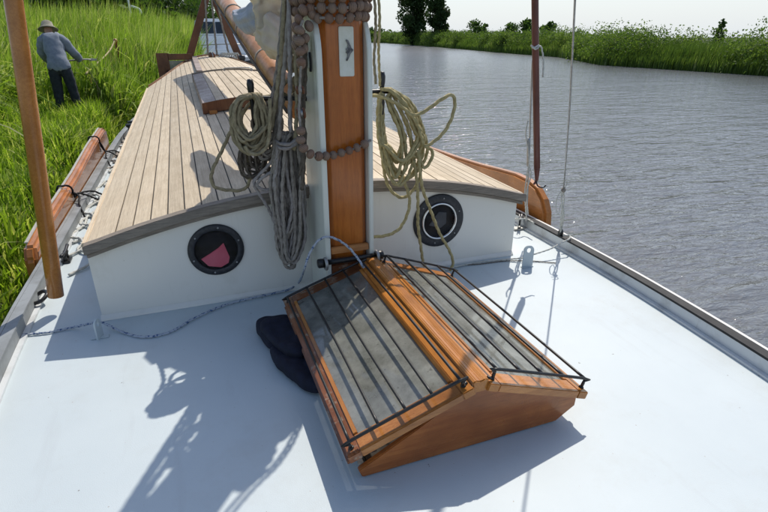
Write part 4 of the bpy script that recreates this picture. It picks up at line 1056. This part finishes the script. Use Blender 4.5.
# shroud cable with lashings
kb = Vector((2.575, 2.985, .092)); k1 = Vector((2.459, 2.868, .51)); k2 = Vector((1.997, 2.361, .97))
q0 = at_y(563.5, 190, 2.87); q1 = at_y(569, 120, 2.55); q2 = at_y(575, 0, 2.05); q3 = q2 + (q2 - q1) * 1.5
tube('wire_shroud', [q0, q1, q2, q3], .0052, 'steel', None, ns=6, step=.3); tag(bpy.data.objects['wire_shroud'], 'thin wire shroud rising from the right bulwark into the sky', 'wire')
dl = thing('shroud_lashing', tuple(kb), 'white cord lashing with loose ends at the foot of the wire shroud', 'rope')
rope('lashing_cord', [[kb, at_y(562, 220, 2.94), at_y(564, 200, 2.9), q0], [kb, at_y(564, 215, 2.93), at_y(561.5, 200, 2.9), at_y(565, 186, 2.87)],
                      [kb, at_y(560.5, 222, 2.94), at_y(562, 205, 2.91), at_y(561, 192, 2.88)]], .0052, 'rope_white', parent=dl)
rope('loose_end', [[at_y(563, 189, 2.87), at_y(558, 196, 2.88), at_y(556, 207, 2.9), at_y(558, 214, 2.9), at_y(561, 204, 2.9)], [at_y(562, 183, 2.86), at_y(567, 181, 2.86), at_y(566, 186, 2.86), at_y(560, 188, 2.87)]], .0038, 'rope_white', parent=dl)
lathe('lashing_knot', [(.001, -.02), (.014, -.012), (.018, 0), (.014, .012), (.001, .02)], q0, (.1, .1, 1), 'rope_grey', dl, 10)
lathe('chain_plate', [(.001, 0), (.022, 0), (.020, .03), (.012, .05), (.001, .052)], (kb.x, kb.y, .093), (0, 0, 1), 'blackmetal', dl, 10)
# block on the bulwark beside the deckhouse corner
c = at_y(519.5, 225, 3.42); blk = thing('deck_block', (c.x, c.y, .0), 'galvanised snatch block at the right deckhouse corner by the bulwark', 'pulley block')
cz_ = .075
for s in (-1, 1):
    lathe('cheek_plate', [(.001, -.004), (.058, -.004), (.062, 0), (.058, .004), (.001, .004)], (c.x + s * .012, c.y, cz_), (.8, -.6, 0), 'steel', blk, 20)
lathe('sheave', [(.001, -.012), (.045, -.012), (.038, 0), (.045, .012), (.001, .012)], (c.x, c.y, cz_), (.8, -.6, 0), 'rubber', blk, 18)
box('block_foot', (c.x - .06, c.y - .03, .001), (c.x + .06, c.y + .03, .018), 'steel', blk)
rope('bulwark_line', [[at_z(512, 219, .12), at_z(520, 219, .13), at_z(527, 219, .12), at_z(534, 223, .115)]], .008, 'rope_white', 'short thick white line resting on the bulwark beside the deck block', cat='rope')

# ================================================================== LEEBOARDS
def leeboard(x0, x1, prof, mats, lb):
    t = thing('leeboard', ((x0 + x1) / 2, prof[0][0], 0), lb, 'leeboard', 'leeboards on the barge sides')
    prism('board', prof, x0, x1, 'x', mats[0], t, bevel=.022, smooth=False)
    return t
prof = [(3.55, -.26), (3.42, -.20), (3.36, -.10), (3.345, .02), (3.36, .14), (3.42, .24), (3.52, .315), (3.66, .352), (3.85, .362), (4.1, .345), (4.5, .312), (5.0, .285), (5.7, .26), (6.6, .24), (7.6, .2), (7.6, -1.0), (6.0, -.95), (4.6, -.55), (3.8, -.30)]
lb = leeboard(2.70, 2.79, prof, ('leewood',), 'orange varnished leeboard with rounded head on the river side')
prof = [(3.9, -.20), (3.84, -.1), (3.84, .1), (3.9, .18), (4.3, .21), (5.0, .225), (5.8, .25), (7.0, .315), (8.1, .345), (8.22, .33), (8.25, .1), (8.1, -.3), (7.0, -.6), (5.0, -.5)]
lb2 = leeboard(-1.175, -1.095, prof, ('leewood',), 'worn orange leeboard on the bank side tied with black rope')
prism('inner_face', [(a_, b_ - .045 if b_ > .05 else b_ + .02) for a_, b_ in prof], -1.0945, -1.088, 'x', 'leeworn', lb2, bevel=0)
V, Fc = [], []
tp = [(3.95, .185), (4.3, .21), (5.0, .225), (5.8, .25), (7.0, .315), (8.1, .345)]
for (y, z) in tp: V += [(-1.173, y, z + .001), (-1.150, y, z + .001), (-1.150, y, z + .010), (-1.173, y, z + .010)]
for i in range(len(tp) - 1):
    for a_, b_ in ((0, 1), (1, 2), (2, 3), (3, 0)): Fc.append((4 * i + a_, 4 * i + b_, 4 * i + 4 + b_, 4 * i + 4 + a_))
Fc += [(0, 1, 2, 3), (23, 22, 21, 20)]
build('edge_strip', V, Fc, 'greywood', lb2, bevel=.002)
for (y, z, lbl) in ((5.25, .235, 'black rope tie round the near end of the bank-side leeboard'), (7.35, .33, 'black rope tie round the far end of the bank-side leeboard')):
    rope('rope_tie', [[(-1.19, y - .05, z - .15), (-1.19, y, z + .005), (-1.15, y + .01, z + .022), (-1.085, y + .02, z + .006), (-1.075, y + .05, z - .1), (-1.05, y + .08, .16), (-.99, y + .15, .115), (-.93, y + .3, .02)],
                      [(-1.075, y + .05, z - .06), (-1.03, y + .0, .15), (-1.02, y - .12, .11), (-.98, y - .22, .012)], [(-1.07, y + .06, z - .09), (-1.06, y + .2, .13), (-.97, y + .35, .1), (-.88, y + .42, .02)]], .011, 'rope_black', lbl, 'black ties on the leeboard', cat='rope')
# clutter lines on the left side deck
loops = []
for k in range(16):
    y = 3.7 + .33 * k; x = -.90 + .05 * g.normal()
    loops.append([(x - .06, y, .012), (x + .05, y + .15, .02), (x + .02, y + .35, .03), (x - .08, y + .5, .012), (x - .02, y + .75, .015), (x + .04 * g.normal(), y + 1.0, .012)])
rope('side_deck_line', loops[:9], .012, 'rope_white', 'loose white line lying on the left side deck', cat='rope')
rope('side_deck_line', loops[9:], .014, 'rope_grey', 'grey line further along the left side deck', cat='rope')
c = Vector((-.96, 4.0, 0)); cl_ = thing('deck_cleat', tuple(c), 'small black cleat on the left side deck near the upright spar', 'cleat')
box('cleat_base', (c.x - .03, c.y - .05, .001), (c.x + .03, c.y + .05, .02), 'blackmetal', cl_, .004)
for s in (-1, 1): lathe('cleat_post', [(.001, 0), (.016, 0), (.012, .03), (.018, .055), (.001, .06)], (c.x, c.y + s * .03, .018), (0, 0, 1), 'blackmetal', cl_, 10)
tube('cleat_horn', [(c.x, c.y - .12, .085), (c.x, c.y, .07), (c.x, c.y + .12, .085)], .012, 'blackmetal', cl_, ns=8)
c = Vector((-.80, 9.1, 0)); bo = thing('mooring_bollard', tuple(c), 'twin dark bollards on a red-brown base on the left side deck', 'bollard')
box('base_plate', (c.x - .14, c.y - .3, .001), (c.x + .10, c.y + .35, .05), 'varnish_dark', bo, .006)
for s in (-1, 1): lathe('bollard_post', [(.001, .0), (.06, 0), (.055, .16), (.08, .18), (.08, .215), (.001, .22)], (c.x - .02, c.y + s * .17, .049), (0, 0, 1), 'black', bo, 16)
# upright spar at the left
sp0 = P(56, 296, 3.17); sp1 = P(44, 200, 3.2); sp2 = P(30, 100, 3.25); sp3 = P(15, -20, 3.3)
so_ = thing('upright_spar', tuple(sp0), 'orange varnished round spar hanging upright at the left', 'spar')
d = (sp0 - P(22, 60, 3.2)).normalized()
tube('shaft', [sp0 - d * 2.4, sp0 - d * 1.2, sp0], .041, 'varnish', so_, ns=20, step=.2)
c = at_z(37, 300, .03); bag = thing('deck_shackle', tuple(c), 'small dark shackle lying on deck by the foot of the upright spar', 'shackle')
tube('bow', [c + Vector((-.03, .05, 0)), c + Vector((.03, .05, .03)), c + Vector((.06, .0, .03)), c + Vector((.03, -.05, .01)), c + Vector((-.03, -.05, 0))], .012, 'blackmetal', bag, ns=8, step=.01)
tube('pin', [c + Vector((-.03, -.07, 0)), c + Vector((-.03, .07, 0))], .010, 'blackmetal', bag, ns=8)

# ================================================================== BOOM, SAIL, GALLOWS
B0 = Vector((.72, 3.0, .98)); 
bA = at_y(300, 108, 3.1); bB = at_y(231, 10, 7.6)
bd = (bB - bA).normalized(); bC = bA + (bB - bA) * 1.9
boom = thing('boom', tuple(bA), 'thick varnished boom running aft and up from the mast', 'boom')
tube('spar', [bA, bB, bC], .098, 'boomwood', boom, ns=20, step=.5, taper=(.75, 1.5))
def off(t, dx, dz): q = bA + (bB - bA) * t; return Vector((q.x + dx, q.y, q.z + dz))
tube('jackstay', [off(0, -.075, -.02), off(.5, -.105, -.03), off(1.9, -.14, -.04)], .012, 'rope_dark', boom, ns=6, step=.4)
for t in (.30, .62, .90): tube('boom_band', [off(t, 0, 0), off(t + .012, 0, 0)], .088 * (.80 + .60 * t) + .002, 'rope_grey', boom, ns=18, step=.02)
# furled sail
def sailroll(name, path, rads, mat, label, seed, ns=72, fold=7, amp=.22):
    g = np.random.default_rng(seed); C = crom(path, .03); V, Fc = [], []
    ph = g.random(6) * 6.28
    for i, c in enumerate(C):
        s = i / (len(C) - 1); r_ = float(np.interp(s, np.linspace(0, 1, len(rads)), rads))
        for k in range(ns):
            a = 2 * math.pi * k / ns
            w = 1 + amp * .45 * (1 - 2 * abs(math.sin(fold * .5 * a + ph[0] + 1.6 * math.sin(s * 5 + ph[1])))) + amp * .5 * math.sin(2 * a + s * 7 + ph[2]) + amp * .22 * math.sin(13 * a - s * 9 + ph[3]) + amp * .35 * math.sin(s * 19 + 2 * math.sin(a + ph[4]))
            V.append(c + Vector((math.cos(a) * r_ * w, .15 * r_ * math.sin(a * 5 + s * 40), math.sin(a) * r_ * w * 1.1)))
    for i in range(len(C) - 1):
        for k in range(ns):
            k2 = (k + 1) % ns; Fc.append((i * ns + k, i * ns + k2, (i + 1) * ns + k2, (i + 1) * ns + k))
    Fc += [tuple(range(ns)), tuple((len(C) - 1) * ns + k for k in range(ns))]
    o = build(name, V, Fc, mat, None, origin=tuple(C[0]), smooth=True)
    me = o.data   # thin cloth: open the skin along the underside so the bundle is a wrapped sheet
    sd_ = o.modifiers.new('cloth_thickness', 'SOLIDIFY'); sd_.thickness = .004; sd_.offset = 0
    return tag(o, label, 'sail')
sailroll('furled_sail', [P(306, 66, 3.05), P(298, 54, 3.15), P(289, 43, 3.3), P(279, 36, 3.5), P(269, 32, 3.7), P(261, 34, 3.9)], [.05, .10, .12, .12, .09, .04], 'sail', 'cream furled sail bunched behind the mast ropes', 4)
sailroll('furled_sail', [P(312, 30, 3.3), P(300, 14, 3.4), P(286, 8, 3.5), P(276, 5, 3.6), P(268, 0, 3.8)], [.05, .13, .16, .13, .05], 'sail', 'cream sail folds at the top left of the mast beads', 5, fold=5)
sailroll('furled_sail', [P(300, 20, 3.7), P(280, 18, 3.9), P(262, 19, 4.1), P(250, 20, 4.4), P(240, 17, 4.8), P(236, 14, 5.0)], [.09, .11, .10, .085, .06, .03], 'sailgrey', 'grey canvas roll stretched over the boom', 6, amp=.12)
loops = []
for k in range(9):
    x0_ = 286 + 18 * g.random(); y0_ = 35 + 45 * g.random(); w_ = 5 + 6 * g.random(); h_ = 10 + 22 * g.random(); Y = 2.9 + .08 * g.random()
    loops.append([P(x0_, y0_, Y), P(x0_ - w_, y0_ + h_ * .5, Y), P(x0_, y0_ + h_, Y), P(x0_ + w_, y0_ + h_ * .5, Y), P(x0_ + 1, y0_, Y)])
rope('sail_gasket', loops, .014, 'rope_tan', 'tan gasket ropes knotted round the furled sail', cat='rope')
rope('sail_gasket', [[P(255, 0, 4.2), P(262, 7, 4.2), P(265, 20, 4.15), P(262, 28, 4.1)], [P(256, 13, 4.2), P(262, 8, 4.15), P(268, 6, 4.1), P(270, 0, 4.1)]], .012, 'rope_dark', 'dark gasket hooked over the grey canvas', cat='rope')
# gallows (A-shaped crutch)
ga = thing('boom_gallows', (.6, 14.9, 0), 'dark brown A-shaped boom gallows behind the deckhouse', 'gallows')
def beam(name, p, q, w, mat, parent, rot=.0):
    p, q = Vector(p), Vector(q); d = (q - p).normalized(); u = d.cross(Vector((0, 1, 0))).normalized(); w2 = u.cross(d).normalized()
    V = []
    for c in (p, q):
        for s, t in ((-1, -1), (1, -1), (1, 1), (-1, 1)): V.append(c + u * s * w + w2 * t * w)
    return build(name, V, [(0, 1, 2, 3), (7, 6, 5, 4), (0, 4, 5, 1), (1, 5, 6, 2), (2, 6, 7, 3), (3, 7, 4, 0)], mat, parent, bevel=.008)
gy_ = 14.9
beam('gallows_leg', at_y(188, 62, gy_), at_y(207, -6, gy_), .085, 'brownwood', ga)
beam('gallows_leg', at_y(243, 66, gy_), at_y(212, -6, gy_), .085, 'brownwood', ga)
for (x0_, x1_, xl, lbl) in ((205, 208, 206, 'left fall of the mainsheet'), (211, 217, 214, 'middle fall of the mainsheet'), (215, 229, 222, 'right fall of the mainsheet')):
    rope('mainsheet', [at_y(x0_, -8, 14.7), at_y((x0_ + x1_) / 2, 25, 14.7), at_y(x1_, 55, 14.7)], .028, 'rope_grey', lbl + ' inside the boom gallows', 'mainsheet falls')
c = at_y(212, 56, 14.3); wb = thing('mainsheet_block', tuple(c), 'brown wooden mainsheet block behind the roof hatch', 'pulley block')
for s in (-1, 1): lathe('block_shell', [(.001, -.03), (.07, -.03), (.10, 0), (.07, .03), (.001, .03)], tuple(c + Vector((s * .032, 0, 0))), (1, .3, 0), 'brownwood', wb, 14)
lathe('sheave', [(.001, -.02), (.085, -.02), (.085, .02), (.001, .02)], tuple(c), (1, .3, 0), 'steel', wb, 14)
tube('becket', [c + Vector((-.0, 0, -.08)), c + Vector((-.02, 0, -.35))], .03, 'varnish_x', wb, ns=8)
loops = []
for k in range(7):
    x0_ = 221 + 2.4 * k; loops.append([at_y(x0_, 66, 14.5), at_y(x0_ - 2, 57, 14.5), at_y(x0_ + 2, 53, 14.5), at_y(x0_ + 4, 58, 14.5), at_y(x0_ + 5, 67, 14.5)])
rope('rope_coil', loops, .02, 'rope_white', 'pale coil of mainsheet behind the roof hatch', cat='rope coil')
c = at_y(242, 58, 14.0); wn = thing('deck_winch', tuple(c), 'black winch drum standing right of the gallows foot', 'winch')
lathe('drum', [(.001, -.28), (.10, -.28), (.07, -.2), (.065, -.05), (.09, 0), (.075, .06), (.001, .08)], tuple(c), (0, 0, 1), 'black', wn, 16)
# companion frame at the left aft corner
cf = thing('companion_frame', (-.45, 13.85, 0), 'brown framed companionway windscreen at the left aft roof corner', 'windscreen')
fy = 13.8
def fbox(x0_, y0_, x1_, y1_, mat, nm, yy=fy, th=.05):
    a_ = at_y(x0_, y1_, yy); b_ = at_y(x1_, y0_, yy); return box(nm, (a_.x, yy, a_.z), (b_.x, yy + th, b_.z), mat, cf, .004)
fbox(160.5, 53, 168, 84, 'brownwood', 'frame_post'); fbox(168.2, 53.5, 192, 60, 'brownwood', 'frame_rail'); fbox(168.2, 70, 180, 84, 'brownwood', 'frame_sill')
fbox(186, 60.2, 192, 80, 'brownwood', 'frame_post'); fbox(168.4, 60.4, 185.8, 69.8, 'glass', 'window_pane', fy + .015, .01)
bx0 = at_y(194, 57.5, 14.2); bx1 = at_y(199, 71.5, 10.2)
V = [bx0 + Vector((-.05, 0, -.03)), bx0 + Vector((.07, 0, -.03)), bx0 + Vector((.07, 0, .03)), bx0 + Vector((-.05, 0, .03)), bx1 + Vector((-.04, 0, -.12)), bx1 + Vector((.06, 0, -.12)), bx1 + Vector((.06, 0, .02)), bx1 + Vector((-.04, 0, .02))]
o = build('roof_runner', V, [(0, 1, 2, 3), (7, 6, 5, 4), (0, 4, 5, 1), (1, 5, 6, 2), (2, 6, 7, 3), (3, 7, 4, 0)], 'teak_board', house, bevel=.004)

# ================================================================== MOORED CRUISER BEHIND
cr = thing('moored_cruiser', (2.0, 24.2, WATER), 'white motor cruiser with dark hull moored astern of the barge', 'boat')
def loft(name, secs, mat, parent, bevel=0, smooth=False):
    n = len(secs[0]); V = [v for s in secs for v in s]; Fc = []
    for i in range(len(secs) - 1):
        for k in range(n):
            k2 = (k + 1) % n; Fc.append((i * n + k, i * n + k2, (i + 1) * n + k2, (i + 1) * n + k))
    Fc += [tuple(range(n)), tuple((len(secs) - 1) * n + k for k in range(n))]
    return build(name, V, Fc, mat, parent, bevel=bevel, smooth=smooth)
def sec(y, cx, w, z0, z1, top=None): top = top or w; return [(cx - w, y, z0), (cx + w, y, z0), (cx + top, y, z1), (cx - top, y, z1)]
cx_ = 2.0
loft('hull', [sec(22.6, cx_, .15, -1.0, .62, .5), sec(23.4, cx_, .8, -1.2, .66, 1.2), sec(25, cx_, 1.35, -1.3, .66, 1.62), sec(32, cx_, 1.4, -1.3, .6, 1.6)], 'hullblack', cr)
loft('rail_band', [sec(22.5, cx_, .45, .621, .76, .58), sec(23.35, cx_, 1.22, .661, .80, 1.27), sec(25, cx_, 1.64, .661, .80, 1.68), sec(32, cx_, 1.62, .61, .74, 1.66)], 'boatwhite', cr)
loft('cabin', [sec(24.2, cx_, 1.10, .80, 1.0, 1.08), sec(24.6, cx_, 1.22, .80, 1.55, 1.10), sec(30, cx_, 1.3, .79, 1.55, 1.15)], 'boatwhite', cr, bevel=.03)
loft('wheelhouse', [sec(25.4, cx_, 1.14, 1.551, 1.6, 1.12), sec(25.9, cx_, 1.16, 1.551, 2.25, 1.0), sec(29, cx_, 1.16, 1.551, 2.25, 1.0)], 'boatwhite', cr, bevel=.03)
for s in (-.92, -.31, .31, .92):
    v = [(cx_ + s - .26, 24.30, 1.06), (cx_ + s + .26, 24.30, 1.06), (cx_ + s + .24, 24.545, 1.42), (cx_ + s - .24, 24.545, 1.42)]
    V = v + [(x, y + .05, z - .02) for x, y, z in v]
    build('window', V, [(0, 1, 2, 3), (7, 6, 5, 4), (0, 4, 5, 1), (1, 5, 6, 2), (2, 6, 7, 3), (3, 7, 4, 0)], 'boatglass', cr)
for s in (-.65, 0, .65):
    v = [(cx_ + s - .28, 25.40, 1.66), (cx_ + s + .28, 25.40, 1.66), (cx_ + s * .95 + .26, 25.79, 2.12), (cx_ + s * .95 - .26, 25.79, 2.12)]
    V = v + [(x, y + .06, z - .02) for x, y, z in v]
    build('windscreen', V, [(0, 1, 2, 3), (7, 6, 5, 4), (0, 4, 5, 1), (1, 5, 6, 2), (2, 6, 7, 3), (3, 7, 4, 0)], 'boatglass', cr)
tube('bow_rail', [(cx_ - 1.5, 25, 1.15), (cx_ - 1.1, 23.3, 1.2), (cx_, 22.4, 1.25), (cx_ + 1.1, 23.3, 1.2), (cx_ + 1.5, 25, 1.15)], .02, 'steel', cr, ns=6, step=.2)

# ================================================================== BANK: PERSON, STAKE, MOORING ROPE, POST
st = at_y(114.5, 40, 17.5); gz0 = float(bank_z(np.array(st.x), np.array(st.y)))
sk_ = thing('mooring_stake', (st.x, st.y, gz0), 'dark mooring stake with an orange top standing in the reeds', 'stake')
tube('post', [(st.x, st.y, gz0 - .2), (st.x + .02, st.y, st.z - .05)], .035, 'brownwood', sk_, ns=10)
lathe('orange_cap', [(.001, -.13), (.05, -.13), (.06, -.02), (.045, .03), (.001, .04)], (st.x + .02, st.y, st.z), (0.3, 0, 1), 'varnish_x', sk_, 10)
rope('mooring_rope', [[Vector((st.x, st.y - .03, st.z - .02)), at_y(110, 50, 16.6), at_y(101, 60, 15.2), at_y(92, 67, 14.2), at_y(86, 74, 13.2)]], .022, 'rope_hemp', 'pale mooring rope sagging from the orange-topped stake', cat='rope')
st2 = at_y(119, 47, 17.7); gz2 = float(bank_z(np.array(st2.x), np.array(st2.y)))
tube('driftwood_post', [(st2.x, st2.y, gz2 - .2), (st2.x, st2.y, st2.z)], .05, 'bark', None, ns=8); tag(bpy.data.objects['driftwood_post'], 'grey weathered post right of the orange-topped stake', 'post')
lp = at_y(131, 16, 34); t = thing('curved_post', (lp.x, lp.y, .6), 'pale post with a curved arm among the dark trees', 'post')
tube('post', [(lp.x, lp.y, .5), (lp.x, lp.y, lp.z + .9)], .05, 'boatwhite', t, ns=8)
tube('arm', [at_y(131, 6, 34), at_y(134, 7, 34), at_y(139, 9, 34), at_y(141, 12, 34), at_y(140, 14, 34)], .06, 'boatwhite', t, ns=8, step=.1)

def skinned(name, pts, edges, mat, parent, root=0, sub=2):
    """pts: (x,y,z,radius) joints relative to the parent"""
    me = bpy.data.meshes.new(name); me.from_pydata([p[:3] for p in pts], edges, [])
    o = bpy.data.objects.new(name, me); COL.objects.link(o)
    sm_ = o.modifiers.new('skin', 'SKIN'); sm_.use_smooth_shade = True
    for i, p in enumerate(pts):
        sv = me.skin_vertices[0].data[i]; r_ = p[3]; sv.radius = r_ if isinstance(r_, tuple) else (r_, r_); sv.use_root = (i == root)
    s2 = o.modifiers.new('sub', 'SUBSURF'); s2.levels = sub; s2.render_levels = sub
    bpy.context.view_layer.update()
    dg = bpy.context.evaluated_depsgraph_get(); m2 = bpy.data.meshes.new_from_object(o.evaluated_get(dg))
    bpy.data.objects.remove(o); m2.name = name; m2.materials.clear(); m2.materials.append(M[mat])
    m2.polygons.foreach_set('use_smooth', [True] * len(m2.polygons))
    return link(name, m2, None, parent)
PY = 12.6
pc_ = at_y(59, 66, PY); gpz = pc_.z - .88
person = thing('person', (pc_.x, PY, gpz), 'person in grey-blue shirt, dark trousers and khaki hat bending over in the grass', 'person')
# local frame: x right, y away from the camera, z up; a stooping figure seen from behind
def J(px, py, dy=0.): q = at_y(px, py, 9.7 + dy); return (q.x - pc_.x, q.y - 9.7, q.z - gpz)
hip = (0, 0, .88); 
pel = (*hip, (.15, .12)); wst = (-.015, .07, 1.04, (.145, .11)); chs = (-.05, .20, 1.27, (.18, .125)); nk0 = (-.07, .30, 1.42, (.12, .09)); nk = (-.10, .38, 1.48, .055); hd = (-.125, .45, 1.54, .085); hdt = (-.13, .47, 1.62, .08)
lhp = (-.10, 0, .83, .10); lk = (-.12, .02, .46, .072); la = (-.14, -.02, .08, .05); lf = (-.15, .14, .03, .045)
rhp = (.10, 0, .83, .10); rk = (.14, .03, .47, .072); ra = (.18, .0, .08, .05); rf = (.20, .16, .03, .045)
lsh = (-.24, .27, 1.36, .066); lel = (-.32, .38, 1.10, .05); lwr = (-.24, .56, .95, .034); lha = (-.21, .62, .92, .038)
rsh = (.12, .27, 1.36, .066); rel = (.25, .36, 1.12, .05); rwr = (.31, .54, 1.00, .034); rha = (.33, .60, .98, .038)
pts = [pel, wst, chs, nk0, nk, hd, hdt, lhp, lk, la, lf, rhp, rk, ra, rf, lsh, lel, lwr, lha, rsh, rel, rwr, rha]
ed = [(0, 1), (1, 2), (2, 3), (3, 4), (4, 5), (5, 6), (0, 7), (7, 8), (8, 9), (9, 10), (0, 11), (11, 12), (12, 13), (13, 14), (3, 15), (15, 16), (16, 17), (17, 18), (3, 19), (19, 20), (20, 21), (21, 22)]
skinned('body', [tuple(list(p[:3]) + [tuple(q * .95 for q in p[3]) if isinstance(p[3], tuple) else p[3]]) for p in pts], ed, 'skin', person)
def garment(name, segs, zlo, zhi, off_, mat, body):
    bm = bmesh.new(); bm.from_mesh(body.data); bm.normal_update()
    S = [(Vector(pts[a][:3]), Vector(pts[b][:3]), k) for k, (a, b) in enumerate(ed)]
    for zz in (zlo, zhi): bmesh.ops.bisect_plane(bm, geom=bm.verts[:] + bm.edges[:] + bm.faces[:], plane_co=(0, 0, zz), plane_no=(0, .15 if zz < 1 else -.3, 1))
    def near(c):
        best = None
        for A, B, k in S:
            t = max(0, min(1, (c - A).dot(B - A) / max(1e-9, (B - A).length_squared))); d_ = (c - (A + (B - A) * t)).length
            if best is None or d_ < best[0]: best = (d_, k)
        return best[1]
    kill = [f for f in bm.faces if not (near(f.calc_center_median()) in segs and zlo < f.calc_center_median().z < zhi)]
    bmesh.ops.delete(bm, geom=kill, context='FACES')
    bm.normal_update()
    for v in bm.verts: v.co += v.normal * off_ * (1 + .14 * math.sin(v.co.z * 44 + v.co.x * 31) + .10 * math.sin(v.co.x * 60 - v.co.z * 17))
    me = bpy.data.meshes.new(name); bm.to_mesh(me); bm.free()
    me.polygons.foreach_set('use_smooth', [True] * len(me.polygons))
    o = link(name, me, mat, person); sd_ = o.modifiers.new('thick', 'SOLIDIFY'); sd_.thickness = .012; sd_.offset = 0
    return o
body = bpy.data.objects['body']
garment('trousers', (0, 6, 7, 8, 10, 11, 12), .07, .93, .022, 'trousers', body)
garment('shirt', (0, 1, 2, 3, 6, 10, 14, 15, 16, 18, 19, 20), .80, 1.47, .036, 'shirt', body)
hc = Vector((pc_.x - .125, PY + .47, gpz + 1.60))
lathe('hat', [(.001, .13), (.06, .125), (.095, .10), (.112, .02), (.155, -.02), (.185, -.045), (.18, -.052), (.112, -.005), (.10, -.01)], hc, (-.05, .35, .93), 'hat', person, 24)
for s, b0 in ((-1, lha), (1, rha)):
    Vh = []; 
    for k in range(5):
        base_ = Vector((b0[0] + pc_.x, b0[1] + PY, b0[2] + gpz)); dx = (k - 1.5) * .016 if k < 4 else -s * .035
        ln = (.06, .07, .068, .055, .045)[k]
        Vh.append([base_ + Vector((dx, -.01, 0)), base_ + Vector((dx * 1.1, ln * .7, -.01)), base_ + Vector((dx * 1.1, ln, -.035))])
    tube('fingers', Vh, .009, 'skin', person, ns=6, step=.02, taper=(1.1, .75))
h0 = Vector((rha[0] + pc_.x, rha[1] + PY, rha[2] + gpz)); h1 = Vector((lha[0] + pc_.x, lha[1] + PY, lha[2] + gpz))
tl = thing('hand_tool', tuple(h0), 'grey-handled garden tool held by the stooping person', 'tool')
dv_ = (at_y(91, 59.5, PY + .8) - h0)
tube('handle', [h1 + (h1 - h0) * .2 , h0, h0 + dv_], .016, 'greywood', tl, ns=8, step=.1)
q = h0 + dv_
prism('tool_head', [(q.x - .04, q.z - .03), (q.x + .10, q.z - .02), (q.x + .12, q.z + .01), (q.x + .0, q.z + .03)], q.y - .01, q.y + .03, 'y', 'steel', tl, bevel=.004)
# moorhen-thin details: nothing further

# ================================================================== RENDER
scene.render.engine = 'CYCLES'
scene.cycles.use_denoising = True
scene.cycles.max_bounces = 8
scene.cycles.transparent_max_bounces = 12
